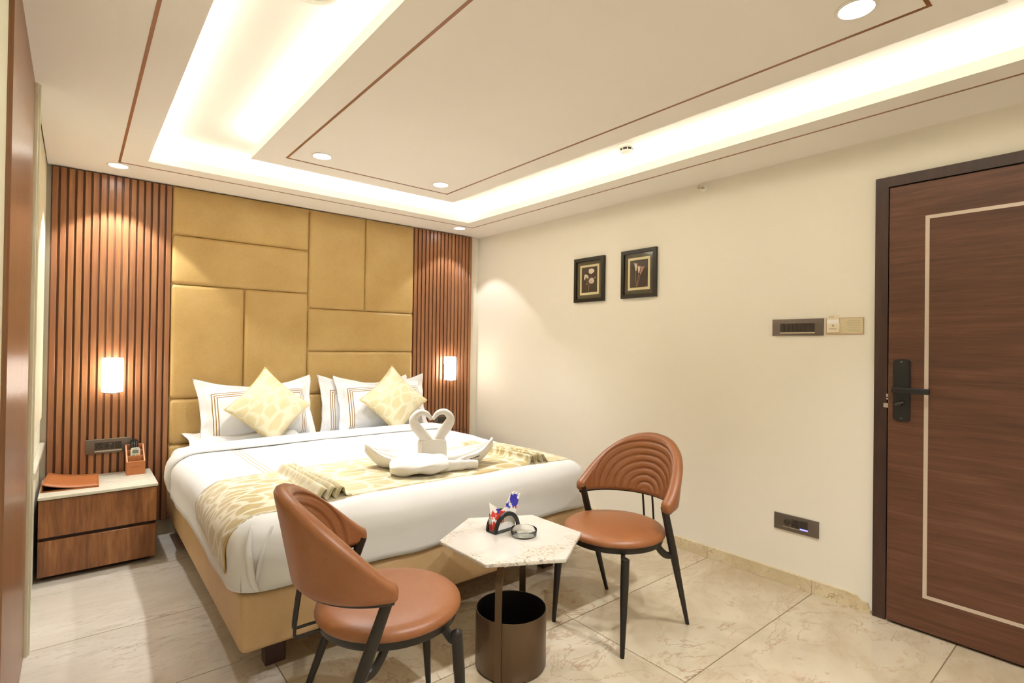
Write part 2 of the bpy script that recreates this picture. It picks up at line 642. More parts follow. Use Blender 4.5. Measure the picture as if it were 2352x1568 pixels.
# ================================================================== SETTING
# floor: a bed of grout with separate marble tiles
fl = struct('floor', bx(bm_new(), -3.75, .15, -5.1, .1, -.1, -.003), flat('grout', '#857050', .8))
fl['label'] = 'cream marble tile floor with brown veins'
xs = [-3.66, -2.44, -1.22, 0]
ys = [-3.13 + .61 * k for k in range(-4, 7)]
mesh_cache = {}
for x0, x1 in zip(xs, xs[1:]):
    for y0, y1 in zip(ys, ys[1:]):
        a0, a1 = max(x0, -3.40), x1
        b0, b1 = max(y0, -5.0), min(y1, 0)
        if b1 - b0 < .02:
            continue
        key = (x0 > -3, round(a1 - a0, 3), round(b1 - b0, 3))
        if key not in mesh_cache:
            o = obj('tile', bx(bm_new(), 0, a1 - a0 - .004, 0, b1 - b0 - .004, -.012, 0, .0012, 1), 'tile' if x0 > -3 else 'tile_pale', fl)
            mesh_cache[key] = o.data
        else:
            o = bpy.data.objects.new('tile', mesh_cache[key])
            COL.objects.link(o)
            o.parent = fl
        o.location = (a0 + .0015, b0 + .0015, 0)

struct('wall_back', bx(bm_new(), -3.35, .1, .001, .1, -.02, 2.75), 'wall')
struct('wall_right', bx(bm_new(), 0, .1, -5.07, 0, -.02, 2.75), 'wall')
struct('wall_left', bx(bm_new(), -3.35, ROOM_X0, -5.07, 0, -.02, 3.05), 'wall_pale')
struct('wall_front', bx(bm_new(), -3.35, .1, -5.07, -4.97, -.02, 2.75), 'wall')

# ceiling: recess plate, outer soffit ring with lip, island panel with lip
bm = bm_new()
zt = H + RECESS
bx(bm, -3.24, 0, -4.97, 0, zt, zt + .1)                       # recess plate
LG = .16                                                       # ledge depth behind the lip


def ring(bm, ox0, ox1, oy0, oy1, ix0, ix1, iy0, iy1, z0, z1):
    """rectangular ring slab: outer rectangle minus inner rectangle"""
    bx(bm, ox0, ox1, iy0, oy0, z0, z1)
    bx(bm, ox0, ox1, oy1, iy1, z0, z1)
    bx(bm, ox0, ix0, iy1, iy0, z0, z1)
    bx(bm, ix1, ox1, iy1, iy0, z0, z1)


ring(bm, -3.24, 0, 0, -4.97, OX0, OX1, OY0, OY1, H, H + .02)
ring(bm, OX0 - .02, OX1 + .02, OY0 + .02, OY1 - .02, OX0, OX1, OY0, OY1, H + .02, H + LIP)
ring(bm, -3.24, 0, 0, -4.97, OX0 - LG, OX1 + LG, OY0 + LG, OY1 - LG, H + .02, zt)
bx(bm, IX0, IX1, IY1, IY0, H, H + .02)
ring(bm, IX0, IX1, IY0, IY1, IX0 + .02, IX1 - .02, IY0 - .02, IY1 + .02, H + .02, H + LIP)
bx(bm, IX0 + LG, IX1 - LG, IY1 + LG, IY0 - LG, H + .02, zt)
ceil = struct('ceiling', bm, 'ceil')


def groove_rect(x0, x1, y0, y1, wd=.012):
    e = .0012
    for d in ((x0 - wd / 2, x1 + wd / 2, y0 - wd / 2, y0 + wd / 2), (x0 - wd / 2, x1 + wd / 2, y1 - wd / 2, y1 + wd / 2),
              (x0 - wd / 2, x0 + wd / 2, y1 + wd / 2, y0 - wd / 2), (x1 - wd / 2, x1 + wd / 2, y1 + wd / 2, y0 - wd / 2)):
        box_obj('groove_trim', 'groove', (*d, H - e, H + .004), ceil)


groove_rect(-2.907, -.330, -.3615, -4.61)
groove_rect(-2.171, -1.0865, -1.119, -3.856)
# the led tape that lies hidden on the ledges
for x, y, ln, ax in strips:
    d = (x - ln / 2, x + ln / 2, y - .006, y + .006) if ax else (x - .006, x + .006, y - ln / 2, y + ln / 2)
    box_obj('led_tape', 'led', (*d, H + .021, H + .024), ceil)

# baseboards
bb = struct('baseboard_right')
edges_y = [-3.405, -3.13, -2.52, -1.91, -1.30, -.69, -.02]
for y0, y1 in zip(edges_y, edges_y[1:]):
    if y0 == -3.405:                                           # chipped end piece beside the door frame
        b = bm_new()
        prism(b, [(y0, 0), (y1 - .002, 0), (y1 - .002, .072), (-3.30, .074), (-3.345, .068), (-3.362, .05), (-3.39, .047), (-3.397, .02), (y0, .015)], -.014, 0, 'x')
        obj('skirting_tile', b, 'skirt', bb)
    else:
        box_obj('skirting_tile', 'skirt', (-.014, 0, y0, y1 - .002, 0, .072), bb, .001, 1)
bb2 = struct('baseboard_back')
for x0, x1 in ((-3.24, -2.68), (-2.68, -.66), (-.66, -.016)):
    box_obj('skirting_tile', 'grey_stone', (x0, x1 - .002, -.026, 0, 0, .1), bb2, .001, 1)

# left side: laminate partition face, its pale edge profile, blind and sill
lam = tag(box_obj('partition_panel', 'lam', (-3.25, -3.238, -2.27, -1.345, 0, 2.98)), 'glossy brown wood laminate panel on the wall near the camera', 'wall panel')
ep = thing('edge_profile', 'pale cream glass edge strip standing beside the brown laminate panel', 'edge strip', (-3.235, -1.33, 0))
box_obj('glass_edge', 'glass_edge', (-3.25, -3.226, -1.345, -1.333, 0, 2.98), ep, .003, 2)
box_obj('glass_edge', 'glass_edge', (-3.25, -3.219, -1.332, -1.321, 0, 2.98), ep, .003, 2)
win = struct('window_1')
box_obj('window_blind', 'blind', (-3.25, -3.243, -.95, -.05, .84, 2.37), win)
box_obj('window_sill', 'ns_top', (-3.25, -3.226, -1.0, -.05, .66, .69), win, .003, 2)
# unseen cap added above the soffit at the partition, keeps light from leaking
struct('leak_cap_1', bx(bm_new(), -3.26, -3.0, -5.0, 0, 2.98, 3.05), 'wall_pale')

# door
dr = struct('door_1')
b = bm_new()
bx(b, -.022, .02, -3.468, -3.413, 0, 2.168)
bx(b, -.022, .02, -4.45, -4.395, 0, 2.168)
bx(b, -.022, .02, -4.395, -3.468, 2.118, 2.168)
obj('door_frame', b, 'door_frame', dr)
box_obj('stop_bead', 'dark_gap', (-.006, .0, -4.395, -3.468, .003, 2.118), dr)
leaf = box_obj('door_leaf', 'door', (-.036, -.007, -4.393, -3.476, .012, 2.108), dr, .002, 1)
for i, d in enumerate(((-3.634, -3.618, .168, 1.948), (-4.238, -4.222, .168, 1.948), (-4.222, -3.634, 1.932, 1.948), (-4.222, -3.634, .168, .184))):
    box_obj('inlay_strip', 'inlay', (-.0372, -.035, *d), leaf)
b = bm_new()
arc = [(-3.498, 1.262), (-3.505, 1.270), (-3.532, 1.276), (-3.558, 1.272), (-3.566, 1.264), (-3.566, .988), (-3.559, .981), (-3.532, .977), (-3.506, .982), (-3.498, .99)]
prism(b, arc, -.048, -.0355, 'x')
bmesh.ops.bevel(b, geom=[e for e in b.edges if all(v.co.x < -.047 for v in e.verts)], offset=.003, segments=2, affect='EDGES')
plate = obj('lock_plate', b, 'black', dr, smooth=True)
b = bm_new()
tube(b, [(-.046, -3.515, 1.128), (-.088, -3.515, 1.128)], .012, 16)
bx(b, -.098, -.082, -3.650, -3.503, 1.115, 1.141, .003, 2)
obj('lever_handle', b, 'black', plate, smooth=True)
b = bm_new()
tube(b, [(-.046, -3.528, 1.062), (-.060, -3.528, 1.062)], .009, 14)
bx(b, -.072, -.058, -3.548, -3.512, 1.058, 1.068, .002, 2)
bmesh.ops.rotate(b, verts=b.verts, cent=(0, -3.528, 1.062), matrix=Matrix.Rotation(radians(-25), 3, 'X'))
obj('thumb_turn', b, 'plate_dark', plate, smooth=True)
for z in (1.262, .992):
    b = bm_new()
    tube(b, [(-.0475, -3.532, z), (-.0495, -3.532, z)], .0042, 12)
    obj('screw', b, 'plate', plate, smooth=True)
for y0, y1, z0, z1 in ((-3.477, -3.455, 1.036, 1.058), (-3.477, -3.466, 1.075, 1.083), (-3.477, -3.466, 1.088, 1.104)):
    box_obj('latch_bolt', 'chrome_edge', (-.03, -.018, y0, y1, z0, z1), dr, .001, 1)

# ================================================================== SLAT PANELS
def slat_panel(x0, x1, label):
    p = thing('slat_panel', label, 'wall panel', ((x0 + x1) / 2, -.02, 0), 0, 'wooden slat panels either side of the headboard')
    box_obj('backing', 'slat_back', (x0, x1, -.024, 0, .104, 2.372), p)
    n = 16
    pitch = (x1 - x0) / n
    data = None
    for i in range(n):
        if data is None:
            o = box_obj('slat', 'slat', (0, pitch * .72, -.044, -.024, .104, 2.366), p, .002, 1)
            data = o.data
        else:
            o = bpy.data.objects.new('slat', data)
            COL.objects.link(o)
            o.parent = p
            o.matrix_parent_inverse = world_of(p).inverted()
        o.location = (x0 + pitch * (i + .0) + pitch * .15, 0, 0)
    return p


slat_panel(-3.222, -2.597, 'vertical wooden slat wall panel behind the nightstand with the orange folder')
slat_panel(-.744, -.102, 'vertical wooden slat wall panel in the room corner beside the cream wall')

# ================================================================== HEADBOARD


def puff(bm, x0, x1, z0, z1, yb, depth, r=.03, nu=26, nv=26):
    """upholstered pad facing -y"""
    def coords(a, b):
        e = [0, .1, .25, .45, .7, 1.0]
        L = [a + r * t for t in e] + [lerp(a + r, b - r, t / 6) for t in range(1, 6)] + [b - r * t for t in e[::-1]]
        return L
    X, Z = coords(x0, x1), coords(z0, z1)

    def h(x, z):
        dx, dz = min(x - x0, x1 - x), min(z - z0, z1 - z)
        qx, qz = max(0, 1 - dx / r), max(0, 1 - dz / r)
        q = min(1, sqrt(qx * qx + qz * qz))
        cx, cz = (2 * (x - x0) / (x1 - x0) - 1), (2 * (z - z0) / (z1 - z0) - 1)
        return depth * sqrt(max(0, 1 - q * q)) * (.8 + .2 * (1 - cx ** 4) * (1 - cz ** 4))
    V = grid(bm, lambda i, j: (X[i], yb - h(X[i], Z[j]), Z[j]), len(X), len(Z))
    return bm


hb = thing('headboard', 'tall gold padded headboard made of staggered upholstered panels', 'headboard', (-1.67, 0, .4))
box_obj('back_board', 'gold', (-2.597, -.746, -.028, 0, .16, 2.37), hb)
g_ = .0004
xa, xb, xc, xm, xr = -2.597, -1.6795, -.746, -2.140, -1.207
for (x0, x1, z0, z1) in ((xa, xb, 2.038, 2.371), (xa, xb, 1.700, 2.038), (xa, xm, .914, 1.700), (xm, xb, .914, 1.700), (xa, xb, .602, .914), (xa, xb, .36, .602),
                         (xb, xr, 1.586, 2.371), (xr, xc, 1.586, 2.371), (xb, xc, 1.245, 1.586), (xb, xc, .905, 1.245), (xb, xr, .36, .905), (xr, xc, .36, .905)):
    obj('upholstered_panel', puff(bm_new(), x0 + g_, x1 - g_, z0 + g_, z1 - g_, -.0285, .026, .030), 'gold', hb, smooth='all')

# ================================================================== BED
BX0, BX1, BY1 = -2.607, -.738, -2.165
bed = thing('bed', 'wide bed with tan upholstered base and white sheeted mattress', 'bed', (-1.672, -1.1, 0))
base = obj('bed_base', bx(bm_new(), BX0, BX1, BY1, -.055, .15, .375, .028, 4), 'base', bed, smooth=True)
for x in (-2.44, -.905):
    for y in (-1.985, -.5):
        box_obj('leg', 'door_frame', (x - .04, x + .04, y - .03, y + .03, 0, .155), bed, .003, 1)
box_obj('seam_edge', 'base', (BX0 + .03, BX1 - .03, BY1 + .03, -.06, .372, .379), bed)

DZ = .632                                                      # top of the duvet
DX0, DX1, DY1 = -2.632, -.712, -2.178                          # duvet outer faces


def drape_profile(s, lo, hi, rad, zb, zt_):
    """walk over a draped cross-section. s: arc length from the low edge. returns (inset from lo face, drop below top)"""
    side = zt_ - rad - zb
    arc_l = rad * pi / 2
    if s < side:
        return 0.0, zt_ - (zb + s)
    s -= side
    if s < arc_l:
        a = s / rad
        return rad * (1 - cos(a)), rad * (1 - sin(a))
    return rad + (s - arc_l), 0.0


def plan_round(x, y, R, x0, x1, y1):
    """round the two foot corners in plan"""
    a, b = min(x - x0, x1 - x), y - y1
    if a < R and b < R:
        p, q = R - a, R - b
        l = sqrt(p * p + q * q)
        if l > 1e-6:
            k = max(p, q) / l
            p, q = p * k, q * k
        nx = x0 + R - p if x - x0 < x1 - x else x1 - R + p
        return nx, y1 + R - q
    return x, y


def drape_surface(bm, x0, x1, y0, y1, zb, zt_, rad, nu, nv, foot=True, wr=.006, R=.10, off=0, hem_shade=None, ycap=None):
    """cloth over the mattress: two side falls and, if foot, a fall at the foot end"""
    side = zt_ - rad - zb
    arc_l = rad * pi / 2
    half = side + arc_l + ((x1 - x0) / 2 - rad)
    lenv = (side + arc_l if foot else 0) + (y0 - y1 - (rad if foot else 0))

    def f(i, j):
        su = i / (nu - 1) * 2 * half
        sgn = su <= half
        inx, dx = drape_profile(su if sgn else 2 * half - su, x0, x1, rad, zb, zt_)
        x = x0 + inx if sgn else x1 - inx
        sv = j / (nv - 1) * lenv
        if foot:
            iny, dy = drape_profile(sv, y1, y0, rad, zb, zt_)
        else:
            iny, dy = sv, 0
        y = y1 + iny
        d = min(sqrt(dx * dx + dy * dy), zt_ - zb)
        z = zt_ - d
        if foot:
            x, y = plan_round(x, y, R, x0, x1, y1)
        n1 = noise.noise(Vector((x * 2.1, y * 2.1, z * 2 + 3)))
        n2 = noise.noise(Vector((x * 6, y * 6, z * 5 + 9)))
        amp = wr * (n1 * 1.4 + n2 * .6)
        if d < .02:
            crown = .012 * (1 - ((x - (x0 + x1) / 2) / ((x1 - x0) / 2)) ** 2)
            z += amp + crown + off
        else:
            k = min(1, d / .15)
            # side falls: gentle vertical folds, hem waviness
            if dx > dy:
                x += (-1 if sgn else 1) * (amp * 1.6 + off + .010 * k * (1 - k) * 4 * .6)
            else:
                y -= amp * 1.6 + off + .012 * k * (1 - k) * 4 * .6
            if d > (zt_ - zb) * .8:
                z += .010 * noise.noise(Vector((x * 5, y * 5, 1.7)))
        return (x, y, z)
    return grid(bm, f, nu, nv)


obj('mattress', bx(bm_new(), -2.592, -.752, -2.13, -.062, .378, .592, .06, 5), 'sheet', bed, smooth=True)
dv = thing('duvet', 'white duvet with thin gold stripes covering the bed', 'duvet', (-1.672, -1.4, .6))
b = bm_new()
drape_surface(b, DX0, DX1, -.60, DY1, .383, DZ, .11, 90, 80)
obj('duvet_cover', b, 'duvet', dv, smooth='all', solid=.008)
# folded-over head edge: a soft flattened roll that also falls over both sides
b = bm_new()
fold_side = .60


def fold_pt(i, j, nu=100, nv=18):
    rad = .11
    zb = .405
    zt_ = DZ + .004
    side = zt_ - rad - zb
    half = side + rad * pi / 2 + (DX1 - DX0) / 2 - rad
    su = i / (nu - 1) * 2 * half
    sgn = su <= half
    inx, dx = drape_profile(su if sgn else 2 * half - su, DX0, DX1, rad, zb, zt_)
    a = 2 * pi * j / nv
    e = min(1, min(i, nu - 1 - i) / 3 + .15)
    hy, hn = .098 * (.9 + .1 * e), .021 * e
    # skew: the band runs back towards the head as it falls
    yc = -.585 + .10 * min(1, dx / .2) + .008 * noise.noise(Vector((su * 2, 0, 0)))
    cx = abs(cos(a)) ** .7 * (1 if cos(a) > 0 else -1)
    oy, on = cx * hy, sin(a) * hn
    nx, nz = 0, 1
    if dx > 0:
        ang = min(pi / 2, math.acos(max(-1, min(1, 1 - dx / rad))) if dx < rad else pi / 2)
        nx, nz = sin(ang) * (-1 if sgn else 1), cos(ang)
    x = (DX0 + inx if sgn else DX1 - inx) + nx * (on + .012)
    z = zt_ - dx + nz * (on + .014)
    if dx == 0:
        z += .012 * (1 - ((x + 1.672) / .96) ** 2)
    return (x, yc + oy, z)


grid(b, lambda i, j: fold_pt(i, j), 100, 18, False, True)
obj('folded_edge', b, 'white_cloth', dv, smooth='all')

for pts, rr in (([(-2.575, -2.155, .625), (-2.592, -2.186, .56), (-2.588, -2.196, .49), (-2.575, -2.196, .425), (-2.555, -2.190, .39)], .013),
                ([(-2.50, -2.160, .615), (-2.54, -2.186, .54), (-2.560, -2.192, .46), (-2.566, -2.192, .415)], .008)):
    b = bm_new()
    P = smooth_path(pts, 6)
    tube(b, P, [rr * (.35 + .65 * sin(pi * (k + .5) / len(P))) for k in range(len(P))], 10)
    obj('corner_fold', b, 'white_cloth', dv, smooth='all')

# runner
rn = thing('bed_runner', 'gold satin bed runner with a petal pattern across the bed foot', 'runner', (-1.672, -1.75, .64))
b = bm_new()
drape_surface(b, DX0 - .006, DX1 + .006, -1.44, -2.075, .475, DZ + .006, .116, 90, 26, foot=False, wr=.006, off=.004)
for v in b.verts:                                              # pointed hem on both falls, edge dipping with the duvet
    if v.co.z < .52:
        v.co.z -= (.045 * max(0, 1 - abs(v.co.y + 2.0) / .25)) * (.52 - v.co.z) / .045
    if v.co.y < -2.0:
        v.co.z -= 1.6 * (v.co.y + 2.0) ** 2
b.verts.ensure_lookup_table()
hem_pts = [[b.verts[i * 26 + j].co.copy() for i in range(90)] for j in (0, 25)]
obj('runner_cloth', b, 'runner', rn, smooth='all', solid=.004)
for hp in hem_pts:  # thin darker cords drawn in place of the runner's edge shadow
    b = bm_new()
    tube(b, hp, .0028, 6)
    obj('hem_shade', b, 'hem_shade', rn, smooth='all')


def pleats(x_far, x_near, wdt, flip):
    """three standing folds fanned across the runner"""
    prof = smooth_path([(0, .002), (.012, .010), (.034, .040), (.046, .042), (.048, .030), (.040, .008), (.050, .004), (.074, .040), (.086, .041), (.087, .028), (.079, .008), (.090, .004), (.112, .038), (.124, .037), (.126, .024), (.136, .006), (.16, .002)], 4)
    b = bm_new()
    ny = 16

    def f(i, j):
        t = j / (ny - 1)
        u, h = prof[i]
        if flip:
            u = .16 - u
        y = -1.45 - .615 * t
        x = lerp(x_far, x_near, t) + (u - .08) * wdt * (.85 + .3 * t)
        crown = .012 * (1 - ((x + 1.672) / .96) ** 2)
        z = DZ + .012 + crown + h * (.85 + .25 * t) + .004 * noise.noise(Vector((u * 30, t * 4, 2)))
        if y < -2.0:
            z -= 1.6 * (y + 2.0) ** 2
        return (x, y, z)
    grid(b, f, len(prof), ny)
    return obj('pleat_fold', b, 'runner', rn, smooth='all', solid=.003)


pleats(-2.235, -2.225, .85, False)
pleats(-1.12, -1.05, .9, True)

# ------------------------------------------------------------------ pillows and cushions


def pillow_mesh(hw, hh, th, flange, pinch=.05, droop=0, seed=0, n=44):
    """sham: flat flange round a puffed body; object space x width, z height, -y front"""
    b = bm_new()

    def side(sg):
        def f(i, j):
            u, v = 2 * i / (n - 1) - 1, 2 * j / (n - 1) - 1
            u, v = sin(u * pi / 2) * .35 + u * .65, sin(v * pi / 2) * .35 + v * .65
            x = u * hw * (1 - pinch * (1 - v * v) * abs(u) ** 2)
            z = v * hh * (1 - pinch * 1.4 * (1 - u * u) * abs(v) ** 2)
            z += droop * (u * u - .4) * max(0, v) ** 2
            fx, fz = min(1, (1 - abs(u)) * hw / flange), min(1, (1 - abs(v)) * hh / flange)
            iu = max(0, 1 - (abs(u) / (1 - flange / hw)) ** 3) if abs(u) < 1 - flange / hw else 0
            iv = max(0, 1 - (abs(v) / (1 - flange / hh)) ** 3) if abs(v) < 1 - flange / hh else 0
            t = th * (iu * iv) ** .55
            e = .0035 if (i in (0, n - 1) or j in (0, n - 1)) is False else .0015
            w_ = .010 * noise.noise(Vector((u * 2.4, v * 2.4, seed + sg * 3))) * (1 - .5 * iu * iv)
            wf = .020 * noise.noise(Vector((u * 3.1 + 4, v * 3.1, seed * 1.7))) * (1 - (iu * iv) ** .3)
            return (x, sg * (t + e) + wf + w_ * (1 if t > .01 else 0), z)
        return f
    A = grid(b, side(-1), n, n)
    B = grid(b, side(1), n, n)
    bmesh.ops.remove_doubles(b, verts=[q for V in (A, B) for i in range(n) for j in range(n) for q in [V[i][j]] if i in (0, n - 1) or j in (0, n - 1)], dist=.012)
    return b


SHAM = sham_material(.405, .238)


def pillow(loc, rx, rz, ry, label, seed, hw=.405, hh=.238, th=.105, mat=None):
    o = obj('pillow', pillow_mesh(hw, hh, th,   .05, .085, .05, seed), mat or SHAM, smooth='all')
    o.location = loc
    o.rotation_euler = (rx, ry, rz)
    return tag(o, label, 'pillow', 'white pillows along the headboard')


pillow((-2.065, -.20, .808), radians(-17), radians(2), radians(-1), 'white gold-striped pillow directly behind the cream cushion nearest the orange folder', 1)
pillow((-2.135, -.235, .64), radians(-80), radians(-2), 0, 'white pillow lying flat beneath the gold-striped pillow beside the folder nightstand', 5, .40, .16, .06, 'white_cloth')
pillow((-1.115, -.235, .803), radians(-17), radians(-2), radians(0), 'white gold-striped pillow directly behind the cream cushion beside the towel swans', 2)
pillow((-1.225, -.135, .79), radians(-8), radians(2), radians(1), 'white gold-striped pillow leaning on the headboard, its edge peeking out at the bed centre', 3, .405, .24, .05)


def cushion(loc, rx, ry, rz, label, seed):
    n = 36
    hs = .205
    b = bm_new()

    def side(sg):
        def f(i, j):
            u, v = 2 * i / (n - 1) - 1, 2 * j / (n - 1) - 1
            pin = .10
            x = u * hs * (1 - pin * (1 - v * v) * u * u)
            z = v * hs * (1 - pin * (1 - u * u) * v * v)
            t = .075 * ((1 - u ** 2) * (1 - v ** 2)) ** .5 * (.75 + .25 * (1 - u * u) * (1 - v * v))
            t += .004 * noise.noise(Vector((u * 3, v * 3, seed + sg)))
            return (x, sg * max(t, .001), z)
        return f
    A = grid(b, side(-1), n, n)
    B = grid(b, side(1), n, n)
    bmesh.ops.remove_doubles(b, verts=[V[i][j] for V in (A, B) for i in range(n) for j in range(n) if i in (0, n - 1) or j in (0, n - 1)], dist=.01)
    t = thing('cushion', label, 'cushion', loc, 0, 'cream diamond cushions on the bed')
    t.rotation_euler = (rx, 0, rz)
    c = obj('cushion_cover', b, 'cushion', t, smooth='all', local=True)
    c.rotation_euler = (0, ry, 0)
    b = bm_new()
    pts = []
    for k in range(4):
        for q in range(12):
            s = 2 * q / 12 - 1
            e = 1 - .10 * (1 - s * s)
            pts.append([(s * hs, e * hs), (e * hs, -s * hs), (-s * hs, -e * hs), (-e * hs, s * hs)][k])
    tube(b, [(x, 0, z) for x, z in pts + pts[:1]], .0032, 6, False)
    p = obj('piping', b, 'piping', t, smooth='all', local=True)
    p.rotation_euler = (0, ry, 0)
    return t


cushion((-2.045, -.385, .862), radians(-20), radians(45), radians(4), 'cream diamond cushion on the pillow nearest the orange folder nightstand', 1)
cushion((-1.105, -.415, .862), radians(-20), radians(48), radians(-3), 'cream diamond cushion just behind the towel swans', 2)

# ------------------------------------------------------------------ towel swans
TC = Vector((-1.59, -1.80, DZ + .026))
AXW = Vector((cos(radians(-24)), sin(radians(-24)), 0))        # line through both wing tips
AXD = Vector((-AXW.y, AXW.x, 0))                               # towards the headboard
tw = thing('towel_swan_art', 'white towel folded into two swans with necks forming a heart', 'towel art', TC)


def TP(a, d, z):
    return TC + AXW * a + AXD * d + Vector((0, 0, z))


for sg in (-1, 1):                                             # boat-shaped wings with raised pointed ends
    b = bm_new()
    n, m = 22, 22
    L = .345

    def f(i, j):
        t = .02 + .98 * i / (n - 1)
        q = 2 * j / (m - 1) - 1                                # -1 front rim .. 0 keel .. 1 back rim
        sheer = .026 + .076 * t ** 1.7 + (.026 * t ** 8)
        keel = .085 * max(0, (t - .72) / .28) ** 1.6
        beam = .150 * (1 - t ** 2.8) + .003
        k = abs(q)
        z = keel + (sheer - keel) * k ** 1.7
        d = beam * (sin(q * pi / 2) * .8 + q * .2)
        w_ = .007 * noise.noise(Vector((t * 4, q * 2.5, sg * 3)))
        crease = .005 * sin(t * 9 + q * 2) * k
        return TP(sg * L * t, d + .012 + w_ + .02 * t, max(.002, z + w_ + crease))
    grid(b, f, n, m)
    obj('wing', b, 'towel', tw, smooth='all', solid=.014)
    b = bm_new()                                               # rolled band along the front rim
    P = [f(i, 0) for i in range(2, n - 1)]
    tube(b, [p + Vector((0, 0, .001)) for p in P], [.012 - .007 * (k / len(P)) for k in range(len(P))], 8)
    obj('wing_rim', b, 'towel', tw, smooth='all')
    b = bm_new()                                               # loose fold lying inside the wing
    tube(b, smooth_path([TP(sg * .05, .03, .02), TP(sg * .13, .03, .034), TP(sg * .22, .035, .058), TP(sg * .30, .035, .086)], 6), [.05, .049, .047, .045, .044, .042, .04, .038, .036, .034, .03, .027, .024, .021, .018, .014, .01, .007, .004], 12, True, .45)
    obj('inner_fold', b, 'towel', tw, smooth='all')
b = bm_new()                                                   # puffed breast in front
n, m = 24, 26


def breast(i, j):
    a = i / (n - 1) * pi
    q = 2 * pi * j / m
    r_ = sin(a) ** .55
    x = -cos(a) * .150
    z = .040 + r_ * .047 * sin(q) * (1.1 if cos(q) > 0 else .9)
    y = r_ * .110 * cos(q) - .165 - .02 * cos(a)
    k = .009 * noise.noise(Vector((x * 11, cos(q) * 1.5, sin(q) * 1.5 + 3))) + .004 * sin(x * 40 + q * 2) * r_
    return TP(x - .080, y + k, max(.001, z + k))


grid(b, breast, n, m, False, True)
obj('breast_fold', b, 'towel', tw, smooth='all')
b = bm_new()
tube(b, smooth_path([TP(-.20, -.125, .056), TP(-.11, -.095, .066), TP(-.02, -.09, .062), TP(.06, -.10, .048)], 6), .010, 8)
obj('hem_roll', b, 'towel', tw, smooth='all')
b = bm_new()
P = smooth_path([TP(.02, -.165, .024), TP(.08, -.16, .028), TP(.13, -.145, .024), TP(.18, -.13, .024), TP(.23, -.115, .018)], 6)
tube(b, P, [.021 + .003 * noise.noise(Vector((k * .35, 0, 5))) - .007 * k / len(P) for k in range(len(P))], 14, True, 1.5)
obj('towel_gather', b, 'towel', tw, smooth='all')
b = bm_new()                                                   # rolled block that holds both necks
n = 40
pr = []
for k in range(n):
    a = 2 * pi * k / n
    c_, s_ = cos(a), sin(a)
    pr.append((abs(c_) ** .55 * (1 if c_ > 0 else -1) * .080, abs(s_) ** .6 * (1 if s_ > 0 else -1) * .05))
hz = [(0, .96), (.03, 1.02), (.08, 1.0), (.118, .96), (.128, .9), (.132, .75)]
V = grid(b, lambda i, j: TP(pr[i][0] * hz[j][1], pr[i][1] * hz[j][1] - .012, .012 + hz[j][0]), n, len(hz), True, False)
b.faces.new([V[i][-1] for i in range(n)])
obj('body_roll', b, 'towel', tw, smooth='all')
b = bm_new()
tube(b, [TP(-.058, -.058, .03), TP(-.064, -.055, .08), TP(-.058, -.056, .13)], [.005, .009, .005], 8)
obj('roll_flap', b, 'towel', tw, smooth='all')
for sg in (-1, 1):                                             # necks
    b = bm_new()
    keys = [(sg * .016, .125), (sg * .052, .172), (sg * .092, .222), (sg * .099, .258), (sg * .070, .288), (sg * .032, .282), (sg * .005, .250)]
    rr = [.031, .0300, .027, .0215, .0165, .014, .009]
    P = smooth_path([(a, z, r) for (a, z), r in zip(keys, rr)], 8)
    tube(b, [TP(a, -.012 + .008 * sg, z) for a, z, r in P], [r for a, z, r in P], 14)
    obj('neck', b, 'towel', tw, smooth='all')
b = bm_new()
for k, (a0, a1) in enumerate(((.196, .208), (.212, .220), (.223, .25))):
    y_ = -.098
    tube(b, [TP(a0, y_ + .35 * (a0 - .2), .045 + .22 * (a0 - .2)), TP(a1, y_ + .35 * (a1 - .2), .045 + .22 * (a1 - .2))], .003, 6)
obj('printed_mark', b, 'ink_dark', tw)

# ================================================================== NIGHTSTANDS


def nightstand(x0, x1, yf, ztop, label):
    t = thing('nightstand', label, 'nightstand', ((x0 + x1) / 2, -.3, 0), 0, 'marble-topped bedside cabinets')
    yb = -.047
    box_obj('plinth', 'dark_gap', (x0 + .02, x1 - .03, yf + .07, yb - .02, 0, .035), t)
    box_obj('carcass', 'ns_wood', (x0 + .004, x1 - .006, yf + .032, yb, .028, ztop - .018), t, .002, 1)
    for z0, z1 in ((.03, .222), (.24, ztop - .022)):
        box_obj('drawer', 'ns_wood', (x0 + .003, x1 - .005, yf + .010, yf + .030, z0, z1), t, .002, 1)
    box_obj('finger_groove', 'dark_gap', (x0 + .006, x1 - .008, yf + .026, yf + .0315, .2225, .2395), t)
    box_obj('marble_top', 'ns_top', (x0, x1, yf, yb, ztop - .018, ztop), t, .004, 2)
    return t


nightstand(-3.236, -2.697, -.515, .463, 'low wooden nightstand with pale marble top under the orange folder')
nightstand(-.655, -.10, -.525, .432, 'low wooden nightstand with pale marble top in the corner behind the bed')

# orange folder
fd = thing('menu_folder', 'orange leatherette folder lying on the nightstand', 'folder', (-3.09, -.22, .463))
ZF = .4632
b = bm_new()
prism(b, [(-3.228, -.40), (-2.975, -.425), (-2.968, -.085), (-3.205, -.075)], ZF, ZF + .006, 'z')
obj('back_cover', b, 'orange', fd)
b = bm_new()
nn = 12


def fc(i, j):
    u, v = i / (nn - 1), j / 5
    x = lerp(lerp(-3.228, -2.975, u), lerp(-3.205, -2.968, u), v)
    y = lerp(lerp(-.40, -.425, u), lerp(-.075, -.085, u), v)
    z = ZF + .046 - .036 * u ** .7 - .010 * sin(pi * u) * (1 - .3 * v)
    return (x, y, z)


